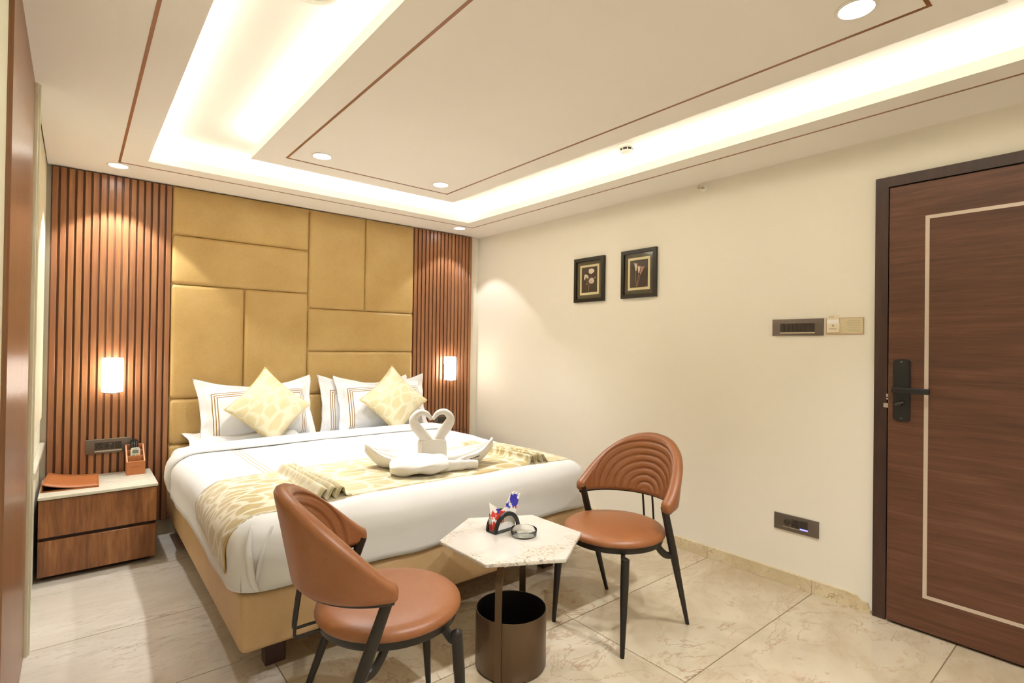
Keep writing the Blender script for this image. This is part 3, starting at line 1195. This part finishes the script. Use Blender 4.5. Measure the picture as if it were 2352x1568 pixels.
grid(b, fc, nn, 6)
obj('front_cover', b, 'orange', fd, smooth='all', solid=.005)
b = bm_new()
prism(b, [(-3.228, -.40), (-3.222, -.40), (-3.199, -.075), (-3.205, -.075)], ZF + .004, ZF + .046, 'z')
obj('spine', b, 'orange', fd)
b = bm_new()
prism(b, [(-3.215, -.392), (-3.0, -.41), (-2.99, -.10), (-3.195, -.09)], ZF + .006, ZF + .009, 'z')
obj('inner_pocket', b, 'black', fd)
b = bm_new()
bx(b, -3.10, -3.05, -.170, -.166, ZF + .0195, ZF + .0212)
obj('embossed_mark', b, 'base', fd)

# remote caddy
rc = thing('remote_caddy', 'orange leatherette remote-control caddy with sloping open top', 'caddy', (-2.785, -.16, .463))
x0, x1, ya, yb_, z0 = -2.834, -2.738, -.205, -.075, .4632
zf, zb2 = .545, .635
t_ = .006
for a in (x0, x1 - t_):
    b = bm_new()
    prism(b, [(ya, z0), (yb_, z0), (yb_, zb2), (ya, zf)], a, a + t_, 'x')
    obj('side_wall', b, 'orange', rc)
    b = bm_new()
    sl = (zb2 - zf) / (yb_ - ya)
    prism(b, [(ya, zf), (yb_, zb2), (yb_, zb2 + .0015), (ya, zf + .0015)], a - .0008, a + t_ + .0008, 'x')
    obj('edge_piping', b, 'orange_edge', rc)
box_obj('front_wall', 'orange', (x0 + t_, x1 - t_, ya, ya + t_, z0, zf), rc)
box_obj('edge_piping', 'orange_edge', (x0, x1, ya - .0008, ya + t_, zf, zf + .0022), rc)
box_obj('back_wall', 'orange', (x0 + t_, x1 - t_, yb_ - t_, yb_, z0, zb2), rc)
box_obj('edge_piping', 'orange_edge', (x0, x1, yb_ - t_, yb_ + .0008, zb2, zb2 + .0022), rc)
for y, z in ((-.162, .575), (-.120, .603)):
    box_obj('divider', 'orange', (x0 + t_, x1 - t_, y, y + .004, z0, z), rc)
    box_obj('edge_piping', 'orange_edge', (x0 + t_, x1 - t_, y - .0006, y + .0046, z, z + .0015), rc)
box_obj('caddy_floor', 'orange', (x0 + t_, x1 - t_, ya + t_, yb_ - t_, z0, z0 + .004), rc)
b = bm_new()
bx(b, -2.811, -2.762, ya - .0008, ya + .001, .512, .5155)
prism(b, [(-2.813, .5137), (-2.809, .5175), (-2.805, .5137), (-2.809, .5095)], ya - .0009, ya + .001)
obj('printed_mark', b, 'slat_back', rc)


def rounded_slab(b, cx, w_, z0, z1, y0, y1, r):
    pts = []
    for (qx, qz, a0) in ((cx + w_ / 2 - r, z1 - r, 0), (cx - w_ / 2 + r, z1 - r, 90), (cx - w_ / 2 + r, z0 + r, 180), (cx + w_ / 2 - r, z0 + r, 270)):
        for k in range(6):
            a = radians(a0 + 18 * k)
            pts.append((qx + r * cos(a), qz + r * sin(a)))
    prism(b, pts, y0, y1)
    return b


# white air-conditioner remote, front pocket
ar = thing('remote_control', 'ivory air-conditioner remote with grey screen in the orange caddy', 'remote', (-2.786, -.145, .52))
obj('remote_body', rounded_slab(bm_new(), -2.786, .050, .4685, .624, -.154, -.138, .012), 'remote_white', ar, smooth=True)
box_obj('screen', 'lcd', (-2.802, -.771 - 2 + .001, -.1552, -.153, .590, .611), ar)
box_obj('key', 'teal', (-2.803, -2.789, -.1554, -.153, .5775, .5825), ar, .0006, 1)
box_obj('key', 'yellow', (-2.783, -2.767, -.1554, -.153, .5775, .5825), ar, .0006, 1)
box_obj('printed_mark', 'ink_dark', (-2.797, -2.776, -.1546, -.153, .6155, .6175), ar)
# black tv remote, back pocket
tr_ = thing('remote_control', 'black television remote with pale keys at the back of the orange caddy', 'remote', (-2.79, -.10, .52))
obj('remote_body', rounded_slab(bm_new(), -2.789, .042, .4685, .672, -.112, -.092, .015), 'black', tr_, smooth=True)
for i in range(3):
    for j in range(5):
        box_obj('key', 'rubber_white', (-2.803 + .0125 * i, -2.8 + .0125 * i, -.1132, -.111, .618 + .0092 * j, .6205 + .0092 * j), tr_)

# ================================================================== WALL PLATES


def plate_back(cx, cz, w_, h_, label, y, modules):
    t = thing('socket_plate', label, 'socket', (cx, y, cz), 0, 'taupe electrical plates')
    box_obj('cover_plate', 'plate', (cx - w_ / 2, cx + w_ / 2, y - .010, y, cz - h_ / 2, cz + h_ / 2), t, .002, 2)
    box_obj('bright_edge', 'chrome_edge', (cx - w_ / 2 + .002, cx + w_ / 2 - .002, y - .009, y - .001, cz + h_ / 2 - .0005, cz + h_ / 2 + .0018), t)
    for (a, b_, m_, kind) in modules:
        box_obj('module', m_, (cx + a, cx + b_, y - .0125, y - .009, cz - h_ * .22, cz + h_ * .28), t, .0008, 1)
        if kind == 'socket':
            mx_ = cx + (a + b_) / 2
            for (dx, dz, r) in ((0, .013, .0042), (-.010, -.008, .0034), (.010, -.008, .0034), (-.006, .002, .002), (.006, .002, .002)):
                bb_ = bm_new()
                tube(bb_, [(mx_ + dx, y - .0131, cz + dz + .003), (mx_ + dx, y - .012, cz + dz + .003)], r, 10)
                obj('socket_hole', bb_, 'black_hole', t)
        elif kind == 'usb':
            box_obj('usb_port', 'black_hole', (cx + a + .006, cx + b_ - .006, y - .0132, y - .012, cz - .002, cz + .004), t)
        elif kind == 'dot':
            bb_ = bm_new()
            tube(bb_, [(cx + a + .006, y - .0134, cz + .013), (cx + a + .006, y - .012, cz + .013)], .0022, 8)
            obj('indicator', bb_, 'rubber_white', t)
    box_obj('label_strip', 'chrome_edge', (cx - w_ * .30, cx + w_ * .30, y - .0112, y - .0098, cz - h_ * .37, cz - h_ * .29), t)
    return t


plate_back(-2.92, .636, .232, .090, 'taupe socket plate on the wooden slats above the folder nightstand', -.0445,
           [(-.070, -.024, 'plate_dark', 'socket'), (-.022, .004, 'plate_dark', 'usb'), (.006, .032, 'plate_dark', 'dot'), (.034, .068, 'plate_dark', '')])
plate_back(-.405, .605, .225, .100, 'taupe socket plate on the corner slats behind the towel swans', -.0445,
           [(-.068, -.03, 'plate_dark', 'socket'), (-.028, .004, 'plate_dark', ''), (.006, .066, 'plate_dark', 'socket')])
# charger plug and cable on the corner plate
cb = thing('charger_cable', 'thin black charging cable hanging from the corner socket plate', 'cable', (-.36, -.06, .6))
b = bm_new()
bx(b, -.382, -.358, -.078, -.0585, .592, .616, .003, 2)
obj('plug', b, 'black', cb, smooth=True)
b = bm_new()
tube(b, smooth_path([(-.37, -.075, .594), (-.372, -.095, .56), (-.345, -.10, .523), (-.30, -.10, .513), (-.25, -.10, .51), (-.205, -.10, .505), (-.215, -.105, .47), (-.235, -.12, .445), (-.29, -.13, .437), (-.36, -.14, .436), (-.42, -.13, .437)], 8), .0026, 8)
obj('cord', b, 'cable', cb, smooth='all')


# plates on the right wall (faces -x)
def plate_wall(name, label, cat, y0, y1, z0, z1, mat, depth=.010):
    t = thing(name, label, cat, (0, (y0 + y1) / 2, (z0 + z1) / 2))
    box_obj('cover_plate', mat, (-depth, 0, y0, y1, z0, z1), t, .002, 2)
    return t


t = plate_wall('switch_plate', 'taupe plate of rocker switches on the cream wall beside the notice plate', 'switch', -3.174, -2.906, 1.391, 1.483, 'plate')
for k in range(8):
    a = -2.952 - .0225 * k
    box_obj('rocker_switch', 'plate_dark', (-.0135 if k else -.0155, -.009, a - .0215, a, 1.412, 1.458), t, .001, 1)
box_obj('label_strip', 'notice', (-.0112, -.0095, -3.133, -2.950, 1.403, 1.409), t)
t = plate_wall('socket_plate', 'taupe socket plate with a blue light low on the cream wall', 'socket', -3.161, -2.927, .301, .390, 'plate')
t['group'] = 'taupe electrical plates'
b = bm_new()
tube(b, [(-.0095, -3.000, .352), (-.021, -3.000, .352)], .016, 18)
obj('fan_dial', b, 'plate_dark', t, smooth=True)
box_obj('module', 'plate_dark', (-.012, -.009, -3.062, -3.022, .327, .372), t, .0008, 1)
for (dy, z, r) in ((0, .362, .0042), (-.010, .338, .0036), (.010, .340, .0036), (-.006, .35, .002), (.006, .35, .002)):
    b = bm_new()
    tube(b, [(-.0127, -3.042 + dy, z), (-.0115, -3.042 + dy, z)], r, 10)
    obj('socket_hole', b, 'black_hole', t)
box_obj('rocker_switch', 'plate_dark', (-.0145, -.009, -3.107, -3.066, .333, .374), t, .001, 1)
box_obj('indicator_light', 'blue_led', (-.0128, -.0095, -3.107, -3.067, .3245, .3315), t)
box_obj('label_strip', 'chrome_edge', (-.0112, -.0095, -3.062, -2.975, .320, .3245), t)

t = plate_wall('notice_plate', 'pale rectangular notice plate with thin orange rim on the cream wall', 'plate', -3.361, -3.186, 1.396, 1.483, 'notice_rim', .006)
box_obj('notice_face', 'notice', (-.0068, -.004, -3.3575, -3.1895, 1.3995, 1.4795), t)
for k in range(7):
    box_obj('printed_line', 'ink', (-.0072, -.006, -3.345, -3.290 + .006 * (k % 2), 1.414 + .0085 * k, 1.4155 + .0085 * k), t)
t = thing('keycard_holder', 'small cream key-card holder mounted on the notice plate', 'card holder', (-.01, -3.225, 1.43))
box_obj('pocket', 'paper', (-.018, -.0072, -3.254, -3.194, 1.406, 1.454), t, .0015, 1)
b = bm_new()
prism(b, [(-3.216, 1.442), (-3.224, 1.449), (-3.232, 1.442), (-3.224, 1.435)], -.0186, -.0178, 'x')
prism(b, [(-3.2195, 1.442), (-3.224, 1.446), (-3.2285, 1.442), (-3.224, 1.438)], -.0188, -.0178, 'x')
obj('emblem', b, 'ink', t)
for z in (1.427, 1.421):
    box_obj('printed_line', 'ink', (-.0186, -.0178, -3.242, -3.206, z, z + .0022), t)
t = thing('key_card', 'card standing in the key-card holder, white below and cream above', 'card', (-.012, -3.222, 1.48))
box_obj('card', 'paper_white', (-.0140, -.0125, -3.250, -3.194, 1.4545, 1.474), t)
box_obj('card_top', 'paper', (-.0142, -.0123, -3.250, -3.194, 1.4742, 1.497), t)
b = bm_new()
for y0, z0, y1, z1 in ((-3.207, 1.482, -3.207, 1.490), (-3.207, 1.490, -3.211, 1.4885), (-3.214, 1.482, -3.216, 1.492), (-3.222, 1.482, -3.222, 1.492), (-3.222, 1.492, -3.227, 1.492), (-3.222, 1.487, -3.226, 1.487), (-3.222, 1.482, -3.227, 1.482)):
    tube(b, [(-.0144, y0, z0), (-.0144, y1, z1)], .0006, 5)
obj('handwriting', b, 'ink_dark', t)

# ================================================================== WALL LAMPS


def wall_lamp(cx, label):
    t = thing('wall_lamp', label, 'wall lamp', (cx, -.0445, 1.09), 0, 'lit cylinder wall lamps')
    cy, r = -.115, .0545
    b = bm_new()
    lathe(b, [(0, .984), (r * .8, .984), (r * .97, .986), (r, .990), (r * 1.02, 1.09), (r, 1.192), (r * .97, 1.197), (r * .8, 1.199), (0, 1.199)], (cx, cy, 0), 40)
    obj('lamp_shade', b, 'lamp', t, smooth=True)
    box_obj('back_plate', 'chrome_edge', (cx - .03, cx + .03, -.056, -.0445, .99, 1.13), t, .002, 1)
    b = bm_new()
    tube(b, [(cx, -.05, 1.0), (cx, cy, .978)], .007, 10)
    lathe(b, [(0, .970), (.030, .972), (.036, .983), (0, .984)], (cx, cy, 0), 28)
    obj('lamp_holder', b, 'chrome_edge', t, smooth=True)
    return t


wall_lamp(-2.908, 'lit white cylinder wall lamp on the slats above the folder nightstand')
wall_lamp(-.385, 'lit white cylinder wall lamp on the slats in the room corner')

# ================================================================== PICTURES


def picture(y0, y1, z0, z1, label, kind):
    t = thing('picture', label, 'picture', (0, (y0 + y1) / 2, (z0 + z1) / 2), 0, 'framed flower prints on the cream wall')
    fwid = .026
    b = bm_new()
    ya, yb2 = min(y0, y1), max(y0, y1)
    for d in ((ya, yb2, z0, z0 + fwid), (ya, yb2, z1 - fwid, z1), (ya, ya + fwid, z0 + fwid, z1 - fwid), (yb2 - fwid, yb2, z0 + fwid, z1 - fwid)):
        bx(b, -.022, 0, *d)
    obj('picture_frame', b, 'pframe', t)
    q = fwid
    box_obj('outer_mount', 'mat_grey', (-.008, -.001, ya + q, yb2 - q, z0 + q, z1 - q), t)
    q += .030
    box_obj('inner_mount', 'mat_cream', (-.0092, -.007, ya + q, yb2 - q, z0 + q, z1 - q), t)
    q += .018
    pr_ = box_obj('print_sheet', 'print', (-.010, -.008, ya + q, yb2 - q, z0 + q, z1 - q), t)
    cy, cz = (ya + yb2) / 2, (z0 + z1) / 2
    hw, hh = (yb2 - ya) / 2 - q, (z1 - z0) / 2 - q

    def disc(dy, dz, ry, rz, mat, wob, seed):
        b = bm_new()
        pts = []
        for k in range(18):
            a = 2 * pi * k / 18
            r = 1 + wob * sin(3 * a + seed) + wob * .6 * sin(5 * a + seed * 2)
            pts.append((cy - (dy * hw + ry * hw * r * cos(a)), cz + dz * hh + rz * hh * r * sin(a)))
        prism(b, pts, -.0106, -.0095, 'x')
        obj('printed_flower', b, mat, pr_)

    def stem(pts, r):
        b = bm_new()
        tube(b, [(-.0102, cy - a * hw, cz + c * hh) for a, c in smooth_path(pts, 5)], r, 6)
        obj('printed_stem', b, 'petal2', pr_)
    if kind == 0:
        disc(.25, .66, .36, .21, 'petal', .05, 1)
        disc(-.42, .22, .30, .22, 'petal', .12, 2)
        disc(.28, -.10, .34, .23, 'petal', .05, 4)
        disc(-.33, -.32, .09, .06, 'petal2', .04, 0)
        disc(.72, .12, .08, .06, 'petal2', .04, 0)
        disc(-.40, .10, .12, .12, 'petal2', .1, 3)
        disc(.22, -.12, .10, .06, 'petal2', .1, 3)
        stem([(.25, .44), (.1, .0), (-.02, -.5), (-.06, -.92)], .0009)
        stem([(-.3, .05), (-.12, -.4), (-.06, -.92)], .0007)
    else:
        for (dx, dz, tip, base_) in ((-.36, .62, (-.62, .84), (-.32, .22)), (.02, .40, (.20, .55), (.0, .05)), (.42, .34, (.75, .42), (.18, -.05))):
            b = bm_new()
            pts = [(dx - .16, dz + .16), tip, (dx + .18, dz + .08), (base_[0] + .05, base_[1]), (base_[0] - .05, base_[1])]
            prism(b, [(cy - a * hw, cz + c * hh) for a, c in pts], -.0106, -.0095, 'x')
            obj('printed_flower', b, 'petal' if dx < .3 else 'petal2', pr_)
            disc(dx + .10, dz + .10, .13, .05, 'petal2', .05, 2)
        stem([(-.32, .22), (-.34, -.3), (-.24, -.95)], .0012)
        stem([(.0, .05), (-.08, -.4), (-.15, -.95)], .0011)
        stem([(.18, -.05), (.0, -.5), (-.10, -.75)], .0010)
    box_obj('glass_pane', 'glazing', (-.0150, -.0142, ya + fwid - .001, yb2 - fwid + .001, z0 + fwid - .001, z1 - fwid + .001), t)
    return t


picture(-1.652, -1.343, 1.662, 2.008, 'black-framed print of round white poppies on the cream wall', 0)
picture(-2.118, -1.816, 1.666, 2.010, 'black-framed print of three calla lilies on the cream wall', 1)

# ================================================================== CEILING FITTINGS


def downlight(x, y, label, wall=False, k=1.0, soft=None):
    t = thing('downlight', label, 'downlight', (x, y, H), 0, 'round recessed ceiling downlights')
    b = bm_new()
    lathe(b, [(.046, 0), (.056, 0), (.0575, -.0015), (.055, -.004), (.049, -.004), (.046, -.001), (.046, 0)], (x, y, H), 40)
    obj('rim', b, 'white_plastic', t, smooth=True)
    b = bm_new()
    lathe(b, [(0, -.0022), (.0465, -.0022), (.0465, .0)], (x, y, H), 40)
    obj('lens', b, 'lens', t)
    l = bpy.data.lights.new('downlight_beam', 'SPOT')
    l.energy = SPOT_W * k * (.62 if wall else 1.75)
    l.color = SPOT_COL
    l.spot_size = radians(92 if wall else 110)
    l.spot_blend = soft or (.2 if wall else .9)
    l.shadow_soft_size = .03
    o = bpy.data.objects.new('downlight_beam', l)
    o.parent = t
    o.location = (0, 0, -.012)
    COL.objects.link(o)


downlight(-2.908, -.281, 'glowing downlight in the soffit right above the folder nightstand slats', True, 1.6)
downlight(-.411, -.270, 'glowing downlight in the soffit corner above the corner slats', True, .55)
downlight(-2.028, -1.285, 'glowing downlight in the centre panel corner nearest the folder nightstand')
downlight(-1.238, -1.282, 'glowing downlight in the centre panel corner above the bed, towards the cream wall')
downlight(-1.237, -3.706, 'glowing downlight in the centre panel corner nearest the door', False, .85)
downlight(-2.908, -4.69, 'glowing downlight in the front soffit corner behind the brown laminate panel', True, 1.0, .9)
downlight(-.411, -4.69, 'glowing downlight in the front soffit corner beyond the door', True, 1.0, .9)
downlight(-2.028, -3.706, 'glowing downlight in the centre panel above the camera', False, .85)

sd = thing('smoke_detector', 'white round smoke detector inside the lit ceiling recess', 'smoke detector', (-.565, -2.29, zt))
cx, cy = -.575, -2.295
b = bm_new()
lathe(b, [(0, 0), (.052, 0), (.052, -.010), (.046, -.016), (0, -.016)], (cx, cy, zt), 36)
obj('mount', b, 'white_plastic', sd, smooth=True)
b = bm_new()
lathe(b, [(0, -.016), (.038, -.016), (.036, -.028), (0, -.028)], (cx, cy, zt), 30)
obj('smoke_slot', b, 'black', sd, smooth=True)
for k in range(8):
    a = 2 * pi * k / 8
    b = bm_new()
    tube(b, [(cx + .038 * cos(a), cy + .038 * sin(a), zt - .014), (cx + .036 * cos(a), cy + .036 * sin(a), zt - .030)], .003, 6)
    obj('rib', b, 'white_plastic', sd)
b = bm_new()
lathe(b, [(0, -.0275), (.037, -.0275), (.039, -.030), (.033, -.039), (0, -.040)], (cx, cy, zt), 36)
obj('cap', b, 'white_plastic', sd, smooth=True)

sp = thing('sprinkler', 'small metal sprinkler head high on the cream wall', 'sprinkler', (0, -2.464, 2.335))
b = bm_new()
tube(b, [(0, -2.464, 2.337), (-.006, -2.464, 2.337)], .022, 24)
obj('escutcheon', b, 'white_plastic', sp, smooth=True)
b = bm_new()
tube(b, [(-.004, -2.464, 2.337), (-.03, -2.464, 2.337)], .009, 14)
for s in (-1, 1):
    tube(b, smooth_path([(-.028, -2.464 + s * .008, 2.337), (-.040, -2.464 + s * .013, 2.337), (-.055, -2.464, 2.337)], 4), .0025, 6)
obj('sprinkler_body', b, 'chrome_edge', sp, smooth=True)
b = bm_new()
tube(b, [(-.055, -2.464, 2.337), (-.058, -2.464, 2.337)], .014, 16)
obj('deflector', b, 'chrome_edge', sp, smooth=True)

dc = thing('ceiling_disc', 'round cream ceiling plate with raised rim in the lit recess', 'ceiling plate', (-2.50, -2.50, zt))
b = bm_new()
lathe(b, [(0, -.004), (.078, -.004), (.080, -.012), (.088, -.014), (.093, -.008), (.094, 0), (0, 0)], (-2.502, -2.503, zt), 48)
obj('disc_plate', b, 'white_plastic', dc, smooth=True)

# ================================================================== CHAIRS


def make_chair(label):
    """front is +x; origin on the floor under the seat centre"""
    t = thing('dining_chair', label, 'chair', (0, 0, 0), 0, 'cognac leather chairs at the small table')
    R = .238
    b = bm_new()
    lathe(b, [(0, .438), (R - .02, .438), (R - .004, .441), (R, .449), (R - .003, .460), (R - .014, .470), (R - .04, .477), (R - .09, .481), (0, .483)], (0, 0, 0), 64)
    obj('seat', b, 'tan', t, smooth='all', local=True)
    b = bm_new()
    lathe(b, [(0, .410), (R - .022, .410), (R - .014, .413), (R - .012, .420), (R - .012, .4375), (0, .4375)], (0, 0, 0), 64)
    obj('seat_frame', b, 'black_metal', t, smooth=True, local=True)
    AX, AY, AZ = -.05, .237, .575                              # arm ends
    for s in (-1, 1):
        b = bm_new()
        P = [(AX, s * AY, AZ + .02), (-.075, s * .243, .36), (-.265, s * .238, .0)]
        n = 14
        pts = [tuple(lerp(P[0][k], P[2][k], i / n) for k in range(3)) for i in range(n + 1)]
        tube(b, pts, [lerp(.0165, .0185, min(1, i / 5)) if i < 6 else lerp(.0185, .0095, (i - 5) / (n - 5)) for i in range(n + 1)], 14)
        obj('leg', b, 'black_metal', t, smooth=True, local=True)
        b = bm_new()
        pts = [tuple(lerp(a, c, i / n) for a, c in zip((.172, s * .187, .405), (.200, s * .197, 0))) for i in range(n + 1)]
        tube(b, pts, [.0185 if i < 5 else lerp(.0185, .0095, (i - 4) / (n - 4)) for i in range(n + 1)], 14)
        obj('leg', b, 'black_metal', t, smooth=True, local=True)
        # curved brackets from the seat ring to the legs
        b = bm_new()
        tube(b, smooth_path([(.135, s * .150, .412), (.150, s * .160, .392), (.160, s * .172, .378), (.176, s * .188, .372)], 5), .010, 8, True, 1.6)
        obj('bracket', b, 'black_metal', t, smooth=True, local=True)
        b = bm_new()
        tube(b, smooth_path([(-.055, s * .200, .416), (-.072, s * .208, .388), (-.098, s * .222, .364), (-.136, s * .236, .358)], 5), .010, 8, True, 1.6)
        obj('bracket', b, 'black_metal', t, smooth=True, local=True)
    # backrest: horseshoe shell, level lower edge, arched upper edge, tufted arches inside
    NP, NI, NO = 150, 60, 16

    def path(ph):
        return Vector((-.045 - .235 * cos(ph), .248 * sin(ph), 0))

    def frame(ph):
        p = path(ph)
        tv = Vector((.235 * sin(ph), .248 * cos(ph), 0)).normalized()
        nout = Vector((-tv.y, tv.x, 0))
        return p, nout
    PH = radians(93)
    prof = [(q, -1) for q in [i / (NI - 1) for i in range(NI)]] + [(q, 1) for q in [1 - (i + .5) / NO for i in range(NO)]]

    def bp_(i, j):
        f_ = 2 * i / (NP - 1) - 1
        ph = PH * f_
        p, no = frame(ph)
        end = 1 - abs(f_)
        cap = sqrt(max(0, 1 - max(0, 1 - end / .045) ** 2))
        c = max(0, cos(ph))
        ztop = .625 + .245 * c ** 1.15
        zbot = .568 - .004 * c
        zm, hh = (ztop + zbot) / 2, (ztop - zbot) / 2
        q, sd_ = prof[j]
        v = 2 * q - 1                                          # -1 low .. 1 high
        v = sin(v * pi / 2) * .5 + v * .5
        z = zm + v * hh * (.35 + .65 * cap)
        ed = (1 - abs(v)) * hh
        th = .025 * sqrt(max(0, 1 - max(0, 1 - ed / .022) ** 2)) * (.25 + .75 * cap)
        off = sd_ * th
        if sd_ < 0:
            s_ = .24 * ph
            r = sqrt((s_ * .86) ** 2 + (max(0, z - .575) * 1.02) ** 2)
            fade = min(1, ed / .02) * min(1, end / .10)
            k = (r - .018) / .034
            fr_ = abs(k - round(k))
            if .3 < k < 7.5:
                off += .009 * math.exp(-(fr_ / .12) ** 2) * fade - .002 * fade
        lean = .20 * (z - .568) * c
        p = p + no * (off + lean)
        return (p.x, p.y, z)
    b = bm_new()
    V = grid(b, bp_, NP, len(prof), False, True)
    b.faces.new(V[0])
    b.faces.new(V[-1][::-1])
    obj('backrest', b, 'tan', t, smooth='all', local=True)
    b = bm_new()
    pts = []
    for i in range(41):
        p, no = frame(PH * .97 * (2 * i / 40 - 1))
        pts.append((p.x, p.y, .566))
    tube(b, pts, .008, 8)
    obj('back_rail', b, 'black_metal', t, smooth=True, local=True)
    for s in (-1, 1):
        b = bm_new()
        tube(b, smooth_path([(-.278, s * .028, .575), (-.288, s * .028, .50), (-.296, s * .028, .425), (-.288, s * .028, .412), (-.25, s * .028, .416), (-.21, s * .028, .42)], 6), .0052, 8)
        obj('back_rod', b, 'black_metal', t, smooth=True, local=True)
    return t


ch = make_chair('cognac leather round-seat chair by the cream wall, its quilted backrest facing us')
ch.location = (-1.10, -2.665, 0)
ch.rotation_euler = (0, 0, pi + radians(3))
c2 = copy_tree(ch)
c2.location = (-2.268, -2.672, 0)
c2.rotation_euler = (0, 0, radians(-14))
c2['label'] = 'cognac leather round-seat chair at the bed corner, its smooth rounded back towards us'

# ================================================================== SIDE TABLE
TX, TY, TZ = -1.684, -2.608, .522
tb = thing('side_table', 'hexagonal marble-topped side table on a bronze bucket base', 'table', (TX, TY, 0))
b = bm_new()
hexp = [(TX + .302 * cos(radians(32 + 60 * k)), TY + .302 * sin(radians(32 + 60 * k))) for k in range(6)]
prism(b, hexp, TZ - .013, TZ, 'z')
bmesh.ops.bevel(b, geom=b.edges[:], offset=.002, segments=2, affect='EDGES')
obj('marble_top', b, 'tbl_top', tb, smooth=True)
b = bm_new()
lathe(b, [(0, TZ - .019), (.19, TZ - .019), (.19, TZ - .013), (0, TZ - .013)], (TX, TY, 0), 40)
obj('top_support', b, 'black_metal', tb, smooth=True)
b = bm_new()
RB = .146
lathe(b, [(0, .004), (RB - .004, .004), (RB, .010), (RB, .232), (RB - .001, .234), (RB - .003, .234), (RB - .004, .232)], (TX, TY, 0), 64)
obj('bucket', b, 'bronze', tb, smooth=True)
b = bm_new()
lathe(b, [(RB - .0042, .2325), (RB - .0045, .016), (0, .016)], (TX, TY, 0), 64)
obj('bucket_lining', b, 'bucket_in', tb, smooth=True)
for a0 in (211, 31):
    a = radians(a0)
    d = Vector((cos(a), sin(a), 0))
    tn = Vector((-d.y, d.x, 0))
    prof = smooth_path([(RB + .003, 0), (RB + .003, .20), (RB + .003, .36), (RB - .004, .41), (RB - .024, .46), (RB - .034, TZ - .019)], 6)
    b = bm_new()
    rows = []
    for r, z in prof:
        c = Vector((TX, TY, z)) + d * r
        rows.append([b.verts.new(c + tn * e1 + d * e2) for e1, e2 in ((-.014, -.003), (.014, -.003), (.014, .003), (-.014, .003))])
    for A, B in zip(rows, rows[1:]):
        for k in range(4):
            b.faces.new((A[k], A[(k + 1) % 4], B[(k + 1) % 4], B[k]))
    b.faces.new(rows[0])
    b.faces.new(rows[-1][::-1])
    obj('leg', b, 'bronze', tb, smooth=True)

# napkin holder, napkins, ashtray
NC = Vector((-1.662, -2.520, TZ))
na = radians(3)
nh = thing('napkin_holder', 'black arched napkin holder on the marble table', 'napkin holder', NC, na)


def arch(bm, y, r1=.071, r0=.056, t=.009):
    n = 24
    A = []
    for k in range(n + 1):
        a = pi * k / n
        A.append((r1 * cos(a), .004 + (r1 + .008) * sin(a)))
    Bq = []
    for k in range(n + 1):
        a = pi - pi * k / n
        Bq.append((r0 * cos(a), .004 + (r0 + .006) * sin(a)))
    rows = []
    ring_ = A + Bq
    V0 = [bm.verts.new((x, y - t / 2, z)) for x, z in ring_]
    V1 = [bm.verts.new((x, y + t / 2, z)) for x, z in ring_]
    m = len(ring_)
    for k in range(n):
        for V, s in ((V0, 1), (V1, -1)):
            q = (V[k], V[k + 1], V[m - 2 - k], V[m - 1 - k])
            bm.faces.new(q if s > 0 else q[::-1])
    for k in range(m):
        bm.faces.new((V0[k], V0[(k + 1) % m], V1[(k + 1) % m], V1[k]))


for y in (-.026, .026):
    b = bm_new()
    arch(b, y)
    obj('arch', b, 'black', nh, local=True)
box_obj('holder_foot', 'black', (-.071, .071, -.0305, .0305, .0005, .005), nh, .001, 1, local=True)
lab = ('printed paper napkin at the front of the black holder', 'printed paper napkin in the middle of the black holder', 'printed paper napkin at the back of the black holder')
for k in range(3):
    b = bm_new()
    pts = [(-.066, .006), (.058, .006), (.064, .06), (.098 - .015 * k, .140 + .007 * k), (.072 - .015 * k, .128 + .006 * k), (.014, .088), (-.010, .080), (-.050, .110), (-.084 + .007 * k, .132 - .012 * k), (-.073, .06)]
    prism(b, pts, -.0012, .0012)
    o = obj('napkin', b, 'napkin')
    o.location = Matrix.Rotation(na, 4, 'Z') @ Vector((0, -.012 + .012 * k, 0)) + NC
    o.rotation_euler = (radians(-5 + 4 * k), 0, na)
    tag(o, lab[k], 'napkin', 'napkins in the black holder')
ash = obj('ashtray', lathe(bm_new(), [(0, .0003), (.050, .0003), (.053, .003), (.0555, .027), (.0545, .029), (.0528, .027), (.0505, .007), (.046, .0055), (0, .005)], (0, 0, 0), 48), 'glass', smooth=True)
ash.location = (-1.638, -2.628, TZ)
tag(ash, 'round clear glass ashtray on the marble table', 'ashtray')
